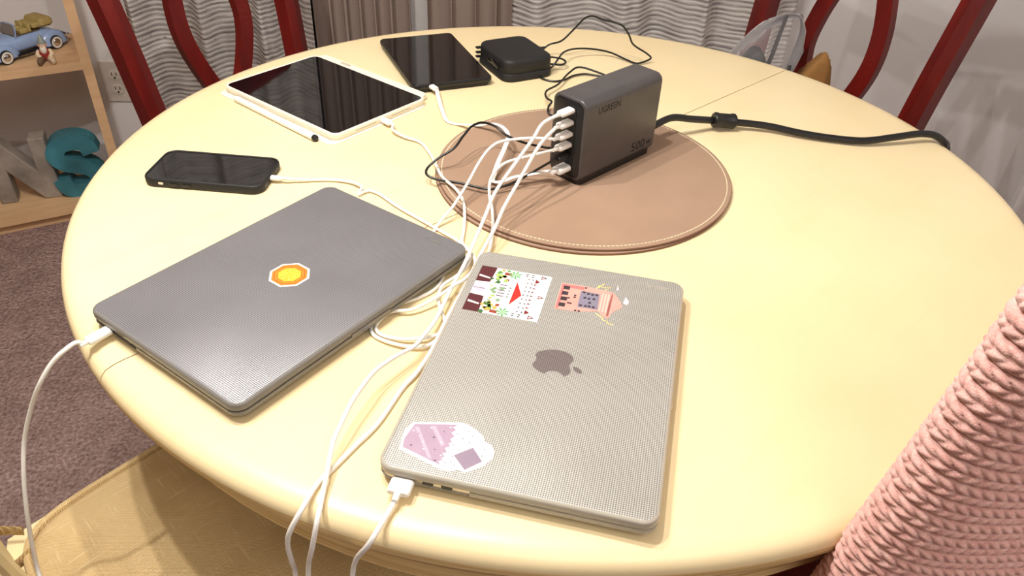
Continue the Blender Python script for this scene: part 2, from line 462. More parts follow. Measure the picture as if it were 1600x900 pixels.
CAB = {
 'A': [(0.0376,0.8685,0.8490), (0.0273,0.8605,0.8440), (0.0174,0.8468,0.8320), (-0.0001,0.8195,0.8160), (-0.0246,0.7820,0.7920), (-0.0331,0.7540,0.7800), (-0.0448,0.7071,0.7680), (-0.0524,0.6751,0.7630), (-0.0613,0.6423,0.7600), (-0.0646,0.6258,0.7600), (-0.0725,0.5875,0.7600), (-0.0808,0.5594,0.7630), (-0.0872,0.5409,0.7660), (-0.1007,0.5223,0.7700), (-0.1148,0.5008,0.7720), (-0.1216,0.4817,0.7730), (-0.1280,0.4610,0.7720), (-0.1323,0.4413,0.7690), (-0.1358,0.4241,0.7650), (-0.1357,0.3975,0.7590), (-0.1357,0.3799,0.7550), (-0.1350,0.3588,0.7530), (-0.1397,0.3512,0.7300), (-0.1504,0.3594,0.6800)],
 'B': [(0.0330,0.8538,0.8360), (0.0254,0.8349,0.8300), (0.0106,0.8108,0.8120), (-0.0016,0.7885,0.7970), (-0.0135,0.7638,0.7840), (-0.0221,0.7358,0.7740), (-0.0347,0.7003,0.7640), (-0.0459,0.6549,0.7600), (-0.0554,0.6186,0.7580), (-0.0617,0.5949,0.7570), (-0.0722,0.5504,0.7540), (-0.0831,0.5185,0.7530), (-0.0914,0.5029,0.7524), (-0.1074,0.4562,0.7524), (-0.1210,0.4317,0.7524), (-0.1337,0.4081,0.7526), (-0.1424,0.3915,0.7530), (-0.1490,0.3674,0.7520), (-0.1570,0.3597,0.7380), (-0.1618,0.3605,0.7200), (-0.1635,0.3647,0.6900), (-0.1661,0.3718,0.6600)],
 'MAG': [(-0.0784,0.3807,0.7580), (-0.0843,0.3654,0.7550), (-0.0933,0.3450,0.7500), (-0.1137,0.3547,0.6900)],
 'LP': [(-0.3833,0.5379,0.7630), (-0.3897,0.5294,0.7630), (-0.3972,0.5198,0.7610), (-0.4065,0.5127,0.7530), (-0.4187,0.5029,0.7350), (-0.4349,0.4996,0.7050), (-0.4483,0.4918,0.6700), (-0.4520,0.4788,0.6400), (-0.4552,0.4654,0.6000), (-0.4594,0.4577,0.5600), (-0.4601,0.4486,0.5200)],
 'BLK1': [(0.0403,0.8919,0.7780), (0.0205,0.8758,0.7720), (-0.0020,0.8546,0.7680), (-0.0266,0.8419,0.7640), (-0.0375,0.8409,0.7640), (-0.0688,0.8515,0.7640), (-0.1008,0.8628,0.7620), (-0.1126,0.8695,0.7640), (-0.1139,0.8808,0.7660), (-0.1014,0.8944,0.7740), (-0.0820,0.9049,0.7840), (-0.0717,0.9244,0.7920), (-0.0611,0.9432,0.7980), (-0.0485,0.9553,0.7980), (-0.0325,0.9592,0.7920), (-0.0168,0.9506,0.7840), (0.0047,0.9525,0.7740), (0.0299,0.9621,0.7640), (0.0421,0.9635,0.7620), (0.0658,1.0034,0.7600), (0.0717,1.0456,0.7590), (0.0539,1.0698,0.7580), (0.0456,1.0779,0.7580), (0.0417,1.0820,0.7600), (0.0416,1.0934,0.7640), (0.0464,1.1080,0.7660), (0.0390,1.1262,0.7640), (0.0396,1.1629,0.7600), (0.0582,1.1957,0.7580), (0.0768,1.2416,0.7600), (0.0928,1.2585,0.7640), (0.1246,1.2528,0.7590), (0.1417,1.2481,0.7540), (0.1315,1.2522,0.7530), (0.1054,1.2585,0.7530), (0.0855,1.2494,0.7530), (0.0698,1.2321,0.7520), (0.0514,1.2231,0.7520), (0.0312,1.2345,0.7530), (0.0332,1.2547,0.7550), (0.0491,1.2688,0.7580), (0.0551,1.2740,0.7640), (0.0604,1.2845,0.7680), (0.0688,1.3072,0.7700), (0.0872,1.3322,0.7680), (0.1198,1.3476,0.7640), (0.1521,1.3484,0.7590), (0.1786,1.3313,0.7540), (0.1962,1.3180,0.7530), (0.2108,1.3236,0.7550), (0.2208,1.3293,0.7590), (0.2112,1.3206,0.7700), (0.1837,1.3060,0.7900), (0.1728,1.2963,0.8100), (0.1591,1.2936,0.8250), (0.1306,1.3094,0.8270), (0.1125,1.3268,0.8270), (0.1018,1.3356,0.8200), (0.0847,1.3366,0.8000), (0.0649,1.3346,0.7800), (0.0470,1.3421,0.7710)],
 'STRAP': [(0.0447,1.2993,0.7640), (0.0556,1.3004,0.7630), (0.0675,1.2972,0.7620), (0.0727,1.2871,0.7610), (0.0672,1.2774,0.7600), (0.0554,1.2759,0.7600), (0.0426,1.2775,0.7610)],
 'POWER': [(0.1934,1.0212,0.7840), (0.2133,1.0341,0.7820), (0.2443,1.0508,0.7740), (0.2780,1.0677,0.7660), (0.2962,1.0729,0.7635), (0.3154,1.0739,0.7620), (0.3617,1.0701,0.7600), (0.4049,1.0554,0.7580), (0.4484,1.0452,0.7570), (0.4920,1.0394,0.7580), (0.5397,1.0485,0.7620), (0.5799,1.0589,0.7640), (0.6022,1.0612,0.7610), (0.6146,1.0581,0.7540), (0.6398,1.0863,0.7300)],
 'E': [(-0.1425,1.1647,0.7620), (-0.1254,1.1242,0.7620), (-0.1141,1.0783,0.7580), (-0.1034,1.0528,0.7520), (-0.0889,1.0457,0.7520), (-0.0723,1.0324,0.7580), (-0.0537,1.0236,0.7620), (-0.0370,1.0100,0.7720), (-0.0221,0.9864,0.7780), (-0.0143,0.9573,0.7800), (-0.0182,0.9254,0.7770), (-0.0245,0.8988,0.7720), (-0.0290,0.8773,0.7650), (-0.0300,0.8645,0.7620), (-0.0203,0.8602,0.7640), (-0.0047,0.8658,0.7680), (0.0174,0.8725,0.7700), (0.0398,0.8812,0.7710)],
 'C': [(0.0394,0.8678,0.8230), (0.0149,0.8697,0.8200), (-0.0123,0.8720,0.8150), (-0.0259,0.8689,0.8120), (-0.0362,0.8619,0.8060), (-0.0466,0.8489,0.7950), (-0.0584,0.8244,0.7800), (-0.0742,0.7886,0.7660), (-0.0850,0.7754,0.7570), (-0.0896,0.7688,0.7530), (-0.0922,0.7521,0.7522), (-0.0793,0.7029,0.7522), (-0.0734,0.6712,0.7522), (-0.0791,0.6487,0.7522), (-0.0966,0.6304,0.7522), (-0.1133,0.6197,0.7522), (-0.1236,0.6041,0.7525), (-0.1314,0.5925,0.7525), (-0.1338,0.5825,0.7525), (-0.1298,0.5712,0.7525), (-0.1151,0.5614,0.7530), (-0.0915,0.5545,0.7540), (-0.0769,0.5573,0.7540), (-0.0696,0.5653,0.7540), (-0.0641,0.5828,0.7540), (-0.0641,0.5955,0.7540), (-0.0693,0.6103,0.7540), (-0.0744,0.6330,0.7540), (-0.0714,0.6516,0.7550), (-0.0580,0.6655,0.7580), (-0.0476,0.6886,0.7580), (-0.0488,0.7147,0.7560), (-0.0626,0.7372,0.7540), (-0.0832,0.7570,0.7530), (-0.1077,0.7785,0.7530), (-0.1420,0.8089,0.7530), (-0.1696,0.8371,0.7530), (-0.1807,0.8424,0.7530), (-0.1884,0.8369,0.7530), (-0.1914,0.8320,0.7530), (-0.1915,0.8379,0.7550), (-0.1895,0.8442,0.7560), (-0.2051,0.8593,0.7540), (-0.2304,0.8653,0.7530), (-0.2691,0.8598,0.7540), (-0.2897,0.8555,0.7580)],
 'D': [(0.0436,0.8732,0.8070), (0.0267,0.8649,0.8030), (0.0052,0.8565,0.8000), (-0.0139,0.8521,0.7950), (-0.0242,0.8442,0.7900), (-0.0318,0.8295,0.7820), (-0.0314,0.8089,0.7720), (-0.0272,0.7868,0.7670), (-0.0251,0.7600,0.7620), (-0.0258,0.7318,0.7570), (-0.0278,0.7171,0.7530), (-0.0335,0.6825,0.7522), (-0.0398,0.6533,0.7522), (-0.0483,0.6100,0.7522), (-0.0567,0.5835,0.7530), (-0.0693,0.5737,0.7540), (-0.0836,0.5659,0.7550), (-0.1078,0.5654,0.7540), (-0.1242,0.5725,0.7530), (-0.1295,0.5826,0.7530), (-0.1257,0.5940,0.7540), (-0.1176,0.6044,0.7550), (-0.0983,0.6076,0.7560), (-0.0764,0.6241,0.7590), (-0.0582,0.6442,0.7620), (-0.0491,0.6536,0.7630), (-0.0407,0.6763,0.7620), (-0.0421,0.6982,0.7600), (-0.0517,0.7166,0.7580), (-0.0581,0.7347,0.7550), (-0.0582,0.7549,0.7540), (-0.0590,0.7848,0.7570), (-0.0630,0.8127,0.7620), (-0.0730,0.8360,0.7640), (-0.0930,0.8685,0.7620), (-0.1055,0.9071,0.7590), (-0.1195,0.9500,0.7540), (-0.1354,0.9811,0.7530), (-0.1588,0.9925,0.7550), (-0.1770,1.0087,0.7570)],
}
JAR_OUT = [(-0.0946, -0.1037), (-0.0563, -0.0938), (-0.0458, -0.0973), (-0.0361, -0.1035), (-0.0332, -0.109), (-0.0271, -0.111), (-0.0232, -0.1172), (-0.0227, -0.1242), (-0.0266, -0.13), (-0.0276, -0.1332), (-0.04, -0.1434), (-0.0451, -0.1414), (-0.0512, -0.1448), (-0.0594, -0.1447), (-0.0956, -0.134), (-0.0966, -0.1301), (-0.098, -0.113)]
JAR_LILAC = [(-0.0925, -0.1054), (-0.0587, -0.097), (-0.0618, -0.1011), (-0.0584, -0.103), (-0.0614, -0.107), (-0.0578, -0.1097), (-0.0603, -0.1137), (-0.0577, -0.1163), (-0.0604, -0.1179), (-0.0581, -0.121), (-0.0615, -0.1235), (-0.0588, -0.1276), (-0.0621, -0.129), (-0.0593, -0.1319), (-0.0616, -0.1349), (-0.0587, -0.1353), (-0.0626, -0.1375), (-0.0601, -0.1409), (-0.0939, -0.1311), (-0.0956, -0.1224)]
JAR_SQ = [(-0.0529, -0.1289), (-0.0406, -0.1174), (-0.03, -0.1292), (-0.0408, -0.1406)]
JAR_PUFF = [(-0.0307, -0.1181), (-0.0437, -0.1081), (-0.0525, -0.1004), (-0.0524, -0.1382)]
JAR_DOTS = [(-0.0862, -0.1146), (-0.0732, -0.1152), (-0.0673, -0.1074), (-0.0881, -0.1275), (-0.0687, -0.1272), (-0.0653, -0.1376), (-0.0565, -0.1069), (-0.0507, -0.1104), (-0.0563, -0.1187), (-0.0509, -0.1233), (-0.0489, -0.1014), (-0.044, -0.1061), (-0.0448, -0.1134), (-0.0537, -0.1303), (-0.0571, -0.1377), (-0.053, -0.1357), (-0.0499, -0.1383), (-0.0314, -0.1173), (-0.0316, -0.1239)]
JAR_WDOTS = [(-0.0912, -0.1124), (-0.0784, -0.106), (-0.0802, -0.1219), (-0.0663, -0.1184), (-0.0775, -0.1287), (-0.0636, -0.1016), (-0.0624, -0.1318)]
PINK_OUT = [(-0.0134, 0.1186), (0.0112, 0.1188), (0.0285, 0.1175), (0.0384, 0.1162), (0.0425, 0.1122), (0.0486, 0.1018), (0.0507, 0.0944), (0.0426, 0.0843), (0.0395, 0.0728), (0.0333, 0.0758), (0.0288, 0.0822), (0.011, 0.0761), (-0.0018, 0.0753), (-0.0128, 0.0741), (-0.0131, 0.0879), (-0.0132, 0.1043)]
PINK_PANEL = [(0.0077, 0.1104), (0.0266, 0.1097), (0.028, 0.0839), (0.0081, 0.0831)]
PINK_COLS = [(-0.0071, 0.1113), (-0.0073, 0.1019), (-0.0068, 0.0928), (-0.007, 0.0827)]
PINK_WIN = [(0.0111, 0.1083), (0.0155, 0.1069), (0.0198, 0.1067), (0.0239, 0.1072), (0.0131, 0.0996), (0.0173, 0.0992), (0.0221, 0.0998), (0.0189, 0.0928), (0.011, 0.0865), (0.0158, 0.0867), (0.0193, 0.0869), (0.0235, 0.0866), (0.0032, 0.1008), (0.0032, 0.0977), (-0.0024, 0.0951), (0.0008, 0.087), (-0.0016, 0.0872), (0.0108, 0.077), (0.0116, 0.1161), (0.0073, 0.077)]
PINK_CAP = [(0.0385, 0.1152), (0.0396, 0.1114), (0.0396, 0.0893), (0.0394, 0.0775), (0.0373, 0.076), (0.0374, 0.0966)]
PINK_TIP = [(0.052, 0.1129), (0.0565, 0.1051), (0.0548, 0.0996), (0.051, 0.1015)]
PINK_TIP2 = [(0.0419, 0.1309), (0.0441, 0.1231), (0.0421, 0.1204)]
BOLTS = [[(0.0213, 0.1165), (0.0244, 0.1248), (0.0238, 0.1203), (0.0287, 0.1292), (0.0273, 0.1214), (0.036, 0.1245), (0.0308, 0.1182)], [(0.0271, 0.0782), (0.0349, 0.0724), (0.0341, 0.0703), (0.04, 0.0691), (0.0398, 0.0663), (0.0468, 0.0655)]]

# ================================================================== the room
WD = Vector((math.cos(R(4)), math.sin(R(4)), 0)); WN = Vector((-WD.y, WD.x, 0))   # back wall direction and outward normal
W0 = Vector((-1.17, 2.23, 0))
def wallp(s, out=0.0, z=0.0):
    """point on the back wall: s metres from W0 along it, out metres into the room"""
    return W0 + WD * s - WN * out + Vector((0, 0, z))
CORNER = 2.53
m = MB(); m.box((0, 0.4, -0.03), (6.4, 6.0, 0.06)); struct(m.build('floor', MT['carpet'], smooth=False))
m = MB(); m.box((0, 0.4, 2.45), (6.4, 6.0, 0.06)); struct(m.build('ceiling', MT['ceil'], smooth=False))
c = wallp((CORNER - 1.4) / 2, -0.05, 1.21); m = MB(); m.box(c, (CORNER + 1.4 + 0.2, 0.1, 2.42), R(4)); struct(m.build('wall_back', MT['wall'], smooth=False))
c = wallp(CORNER + 0.05, 2.4, 1.21); m = MB(); m.box(c, (0.1, 4.8, 2.42), R(4)); struct(m.build('wall_right', MT['wall'], smooth=False))
c = wallp(-1.45, 2.4, 1.21); m = MB(); m.box(c, (0.1, 4.8, 2.42), R(4)); struct(m.build('wall_left', MT['wall2'], smooth=False))
m = MB(); m.box((0, -2.5, 1.21), (6.2, 0.1, 2.42)); struct(m.build('wall_front', MT['wall2'], smooth=False))
m = MB(); c = wallp(CORNER - 0.009, 0.44, 1.21); m.box(c, (0.018, 0.07, 2.42), R(4)); struct(m.build('trim_1', MT['trim'], smooth=False))
m = MB(); c = wallp(-0.76, 0.008, 0.045); m.box(c, (1.28, 0.016, 0.09), R(4)); struct(m.build('baseboard_back', MT['trim'], smooth=False))
m = MB(); c = wallp(CORNER - 0.008, 1.5, 0.045); m.box(c, (0.016, 2.0, 0.09), R(4)); struct(m.build('baseboard_right', MT['trim'], smooth=False))
# glazed door behind the curtains: frame and two dark panes
wr = MB()
for s0 in (0.38, 0.868, 1.36): wr.box(wallp(s0, 0.02, 1.06), (0.07, 0.04, 2.08), R(4))
for z in (0.06, 2.08): wr.box(wallp(0.868, 0.02, z), (1.05, 0.04, 0.08), R(4))
wo = struct(wr.build('window_1', MT['trim'], smooth=False))
for s0 in (0.622, 1.114):
    m = MB(); m.box(wallp(s0, 0.012, 1.06), (0.43, 0.006, 1.96), R(4)); m.build('pane', flat('night_glass', (14, 15, 18), 0.05), wo, smooth=False)

# wall outlet
ot = thing('wall_outlet', 'pale duplex wall outlet on grey wall between shelf and red chair', 'outlet', wallp(-0.040, 0, 0.290), R(4))
YZ = (Vector((1, 0, 0)), Vector((0, 0, 1)), Vector((0, -1, 0)))
m = MB(); m.rr(0.080, 0.126, 0.004, [(0, 0), (0, 0.004), (0.002, 0.006)], axes=YZ); m.build('plate', flat('ivory_plate', (216, 208, 200), 0.4), ot)
for dz in (-0.022, 0.022):
    m = MB(); m.rr(0.034, 0.030, 0.013, [(0, 0.006), (0.001, 0.0085)], c=(0, 0, dz), axes=YZ); rc = m.build('receptacle', flat('ivory_socket', (226, 218, 208), 0.35), ot)
    m = MB()
    for dx in (-0.0065, 0.0065): m.box((dx, -0.0087, dz + 0.004), (0.0022, 0.0014, 0.009))
    m.box((0, -0.0087, dz - 0.008), (0.005, 0.0014, 0.005)); m.build('slot', MT['black'], rc, smooth=False)
m = MB(); m.lathe([(0, 0.0075), (0.003, 0.0075), (0.0032, 0.006)], 12, axis='Y', c=(0, 0, 0)); 
for i, v in enumerate(m.v): m.v[i] = (v[0], -v[1], v[2])
m.build('screw', flat('ivory_plate', (216, 208, 200)), ot)

# curtains
def curtain(name, label, s0, s1, mat, folds, amp, out, sharp=1.0, group='curtains along the back wall', seed=0):
    rnd = random.Random(seed)
    nu, nv = int((s1 - s0) / 0.006), 26
    ph = [rnd.uniform(0, 6.28) for _ in range(4)]
    P = np.zeros((nv, nu, 3))
    for j in range(nv):
        z = 0.02 + (2.30 - 0.02) * j / (nv - 1)
        for i in range(nu):
            t = i / (nu - 1); x = t * (s1 - s0)
            a = 2 * math.pi * folds * t + 0.9 * math.sin(5.1 * t + ph[0]) + 0.25 * math.sin(2.2 * z + ph[1])
            w = math.sin(a)
            w = math.copysign(abs(w) ** sharp, w) + 0.28 * math.sin(2.3 * a + ph[2] + 0.8 * z)
            p = wallp(s0 + x + 0.012 * math.sin(a * 1.0 + 1.2), out + amp * w, z)
            P[j, i] = p
    o = link(name, gridmesh(name, P), mat)
    md = o.modifiers.new('thickness', 'SOLIDIFY'); md.thickness = 0.002
    tag(o, label, 'curtain', group)
    return o
curtain('curtain', 'grey ribbed curtain behind the left red chair beside the outlet', 0.075, 0.575, MT['stripe'], 3.2, 0.035, 0.10, 0.9, seed=3)
curtain('curtain', 'taupe pleated curtain panel left of the pale door strip', 0.565, 0.842, MT['taupe'], 6.2, 0.022, 0.075, 0.6, seed=5)
curtain('curtain', 'taupe pleated curtain panel right of the pale door strip', 0.890, 1.135, MT['taupe'], 4.2, 0.020, 0.075, 0.55, seed=8)
curtain('curtain', 'grey ribbed curtain hanging behind the black power adapter and clear bag', 1.12, 1.945, MT['stripe'], 3.6, 0.042, 0.11, 0.95, seed=12)

# ================================================================== table
TC = Vector((0.0507, 0.9226, 0)); TR = 0.5885
tb = thing('round_table', 'round cream painted dining table with a split top', 'table', (TC.x, TC.y, 0), R(45))
bn = [(TR - 0.020, -0.036), (TR - 0.012, -0.035), (TR - 0.004, -0.029), (TR - 0.0005, -0.021), (TR, -0.014), (TR - 0.002, -0.008), (TR - 0.007, -0.003), (TR - 0.015, -0.0008), (TR - 0.024, 0)]
for s in (0, 1):
    m = MB()
    prof = [(0.0001, -0.036)] + bn + [(0.3, 0), (0.0001, 0)]
    m.lathe(prof, 96, math.pi * s, math.pi * (s + 1))
    for k, fc in enumerate(m.f):
        if (k % (len(prof) - 1)) in (1, 2, 3, 4): m.mi[k] = 1
    n = len(prof)
    m.f.append(tuple(range(n))); m.mi.append(0)
    m.f.append(tuple(range(len(m.v) - n, len(m.v)))[::-1]); m.mi.append(0)
    dy = 0.0007 if s == 0 else -0.0007
    o = m.build('tabletop_leaf', [MT['table'], MT['rim']], tb, ang=50, loc=(0, dy, TOP))
m = MB(); m.lathe([(TR - 0.045, 0.66), (TR - 0.030, 0.66), (TR - 0.030, 0.70), (TR - 0.022, 0.706), (TR - 0.022, 0.7135), (TR - 0.045, 0.7135), (TR - 0.045, 0.66)], 96); m.build('apron', MT['rim'], tb)
m = MB(); m.lathe([(0, 0.10), (0.10, 0.10), (0.12, 0.16), (0.07, 0.24), (0.055, 0.34), (0.085, 0.46), (0.06, 0.56), (0.11, 0.64), (0.30, 0.69), (0.30, 0.713), (0, 0.713)], 32); m.build('pedestal', MT['creamwood'], tb)
for k in range(4):
    a = R(45 + 90 * k); m = MB()
    m.tube([(0.06 * math.cos(a), 0.06 * math.sin(a), 0.16), (0.18 * math.cos(a), 0.18 * math.sin(a), 0.13), (0.34 * math.cos(a), 0.34 * math.sin(a), 0.032)], [0.05, 0.04, 0.032], 10)
    m.build('foot', MT['creamwood'], tb)

# ================================================================== chairs
def red_chair(label, origin, yaw, rk=1.0, group='dark red dining chairs'):
    rake = lambda P: [(-0.193 + rk * (x + 0.193), y, z) for x, y, z in P]
    t = thing('dining_chair', label, 'chair', (origin[0], origin[1], 0), yaw, group)
    m = MB(); m.slab([(-0.20, -0.185), (0.20, -0.215), (0.215, -0.16), (0.22, 0), (0.215, 0.16), (0.20, 0.215), (-0.20, 0.185)], 0.43, 0.462); m.build('seat', MT['red'], t, smooth=False)
    for s in (-1, 1):
        m = MB()   # rear leg and back stile in one length, eight-sided with a centre ridge
        path = [(-0.225, s * 0.182, 0), (-0.200, s * 0.186, 0.25), (-0.193, s * 0.190, 0.45), (-0.222, s * 0.2035, 0.67), (-0.262, s * 0.216, 0.86), (-0.295, s * 0.222, 1.0)]
        C = catmull(rake(path), 5); V = []; F = []
        cs = [(0.017, -0.020), (0.024, 0.0), (0.017, 0.020), (-0.012, 0.024), (-0.020, 0), (-0.012, -0.024)]
        for p in C:
            for a, b in cs: V.append((p.x + a, p.y + b, p.z))
        k = len(cs)
        for i in range(len(C) - 1):
            for j in range(k): F.append((i * k + j, i * k + (j + 1) % k, (i + 1) * k + (j + 1) % k, (i + 1) * k + j))
        F.append(tuple(range(k - 1, -1, -1))); F.append(tuple(range((len(C) - 1) * k, len(C) * k)))
        m.add(V, F); m.build('back_stile', MT['red'], t, smooth=False)
        m = MB(); m.tube([(0.185, s * 0.185, 0), (0.185, s * 0.188, 0.43)], [0.016, 0.022], 4, 1); m.build('leg', MT['red'], t, smooth=False)
        m = MB()   # curved splat, half of the oval
        pts = [(-0.212, s * 0.015, 0.545), (-0.217, s * 0.048, 0.60), (-0.228, s * 0.078, 0.69), (-0.242, s * 0.074, 0.76), (-0.258, s * 0.046, 0.85), (-0.275, s * 0.020, 0.93), (-0.285, s * 0.012, 0.96)]
        C = catmull(rake(pts), 6); V = []; F = []
        m = MB()
        for i, p in enumerate(C):
            tn = (C[min(i + 1, len(C) - 1)] - C[max(i - 1, 0)]).normalized()
            sd = tn.cross(Vector((1, 0, 0))).normalized(); fw = sd.cross(tn)
            for a, b in ((-1, -1), (1, -1), (1, 1), (-1, 1)): V.append(p + sd * 0.0165 * a + fw * 0.009 * b)
        for i in range(len(C) - 1):
            for j in range(4): F.append((i * 4 + j, i * 4 + (j + 1) % 4, (i + 1) * 4 + (j + 1) % 4, (i + 1) * 4 + j))
        F.append((3, 2, 1, 0)); F.append(tuple(range(len(V) - 4, len(V))))
        m.add(V, F); m.build('splat', MT['red'], t, smooth=False)
    m = MB(); m.box((-0.205, 0, 0.535), (0.022, 0.372, 0.045)); m.build('lower_rail', MT['red'], t, smooth=False)
    m = MB(); m.tube(rake([(-0.292, -0.235, 0.975), (-0.30, -0.1, 1.0), (-0.302, 0, 1.005), (-0.30, 0.1, 1.0), (-0.292, 0.235, 0.975)]), 0.03, 10, 6, flat=(0.014, 0.036)); m.build('top_rail', MT['red'], t)
    m = MB(); m.box((0, 0.17, 0.40), (0.36, 0.02, 0.06)); m.box((0, -0.17, 0.40), (0.36, 0.02, 0.06)); m.box((0.18, 0, 0.40), (0.02, 0.34, 0.06)); m.box((-0.19, 0, 0.40), (0.02, 0.34, 0.06)); m.build('seat_frame', MT['red'], t, smooth=False)
    return t
red_chair('dark red wooden chair with oval back behind the table near the shelf', (-0.4285, 1.4677), R(-29.1))
red_chair('dark red wooden chair with oval back at the bare grey wall', (0.440, 1.434), R(-146.1))
CH3 = (0.459, 0.638); CH3Y = R(104)
red_chair('dark red wooden chair covered by the pink knit blanket', CH3, CH3Y, 0.6)

# cream chair with linen cushion
CY = R(45); CF = Vector((math.cos(CY), math.sin(CY), 0)); CL = Vector((-CF.y, CF.x, 0))
CO = Vector((-0.545, 0.545, 0)) + CF * 0.195 - CL * 0.165      # seat centre, from the rear left corner of the cushion
cc = thing('cream_chair', 'cream painted wooden chair under the linen cushion', 'chair', CO, CY)
m = MB(); m.slab([(-0.225, -0.155), (-0.215, -0.182), (0.20, -0.240), (0.225, -0.225), (0.235, -0.1), (0.238, 0), (0.235, 0.1), (0.225, 0.225), (0.20, 0.240), (-0.215, 0.182), (-0.225, 0.155)], 0.415, 0.440); m.build('seat', MT['creamwood'], cc, smooth=False)
for s in (-1, 1):
    m = MB(); m.tube([(-0.238, s * 0.150, 0), (-0.240, s * 0.150, 0.44), (-0.262, s * 0.156, 0.70), (-0.300, s * 0.165, 0.93)], [0.018, 0.022, 0.021, 0.017], 12); m.build('back_stile', MT['creamwood'], cc)
    m = MB(); m.tube([(0.19, s * 0.195, 0), (0.19, s * 0.195, 0.415)], [0.015, 0.022], 12, 1); m.build('leg', MT['creamwood'], cc)
m = MB(); m.tube([(-0.295, -0.185, 0.91), (-0.318, 0, 0.93), (-0.295, 0.185, 0.91)], 0.03, 10, 6, flat=(0.012, 0.04)); m.build('top_rail', MT['creamwood'], cc)
for y in (-0.08, 0, 0.08):
    m = MB(); m.tube([(-0.215, y, 0.44), (-0.255, y, 0.7), (-0.305, y, 0.91)], 0.009, 8); m.build('spindle', MT['creamwood'], cc)

cu = thing('seat_cushion', 'tan woven linen seat cushion with ties on the cream chair', 'cushion', (CO.x, CO.y, 0.4402), CY)
def cushion_pad():
    nu, nv = 120, 22
    P = np.zeros((nv, nu, 3)); base = []
    for i in range(nu):
        a = 2 * math.pi * i / nu
        c_, s_ = math.cos(a), math.sin(a); e = 2 / 7
        x = math.copysign(abs(c_) ** e, c_); base.append((0.208 * x, (0.188 + 0.024 * x) * math.copysign(abs(s_) ** e, s_)))
    for j in range(nv):
        t = j / (nv - 1)
        for i, (x, y) in enumerate(base):
            if t < 0.35: k = 0.94 + 0.06 * math.sin(t / 0.35 * math.pi / 2); z = 0.018 * t / 0.35
            else:
                q = (t - 0.35) / 0.65; k = (1 - q); z = 0.018 + 0.022 * (1 - (1 - q) ** 3)
            w = 0.003 * math.sin(17 * x * k + 5 * y * k) * math.sin(13 * y * k) * min(1, max(0, (t - 0.4) * 4))
            P[j, i] = (x * k, y * k, z + w)
    return gridmesh('pad', P, closed_u=True)
link('pad', cushion_pad(), MT['burlap'], cu)
bp = []
for i in range(61):
    a = 2 * math.pi * i / 60; c_, s_ = math.cos(a), math.sin(a); e = 2 / 7
    x = math.copysign(abs(c_) ** e, c_); bp.append((0.2105 * x, (0.1905 + 0.024 * x) * math.copysign(abs(s_) ** e, s_), 0.018))
m = MB(); m.tube(bp, 0.0042, 8, 2); m.build('piping', MT['burlap'], cu)
for s in (-1, 1):
    m = MB(); m.tube([(-0.198, s * 0.165, 0.018), (-0.220, s * 0.180, 0.022), (-0.250, s * 0.180, 0.026), (-0.2665, s * 0.152, 0.028), (-0.250, s * 0.124, 0.024), (-0.222, s * 0.12, 0.02), (-0.2, s * 0.13, 0.018)], 0.01, 8, 5, flat=(0.0015, 0.008)); m.build('tie', MT['burlap'], cu)
    m = MB(); m.tube([(-0.25, s * 0.180, 0.024), (-0.272, s * 0.19, 0.008), (-0.285, s * 0.192, -0.06)], 0.01, 8, 5, flat=(0.0015, 0.008)); m.build('tie_end', MT['burlap'], cu)

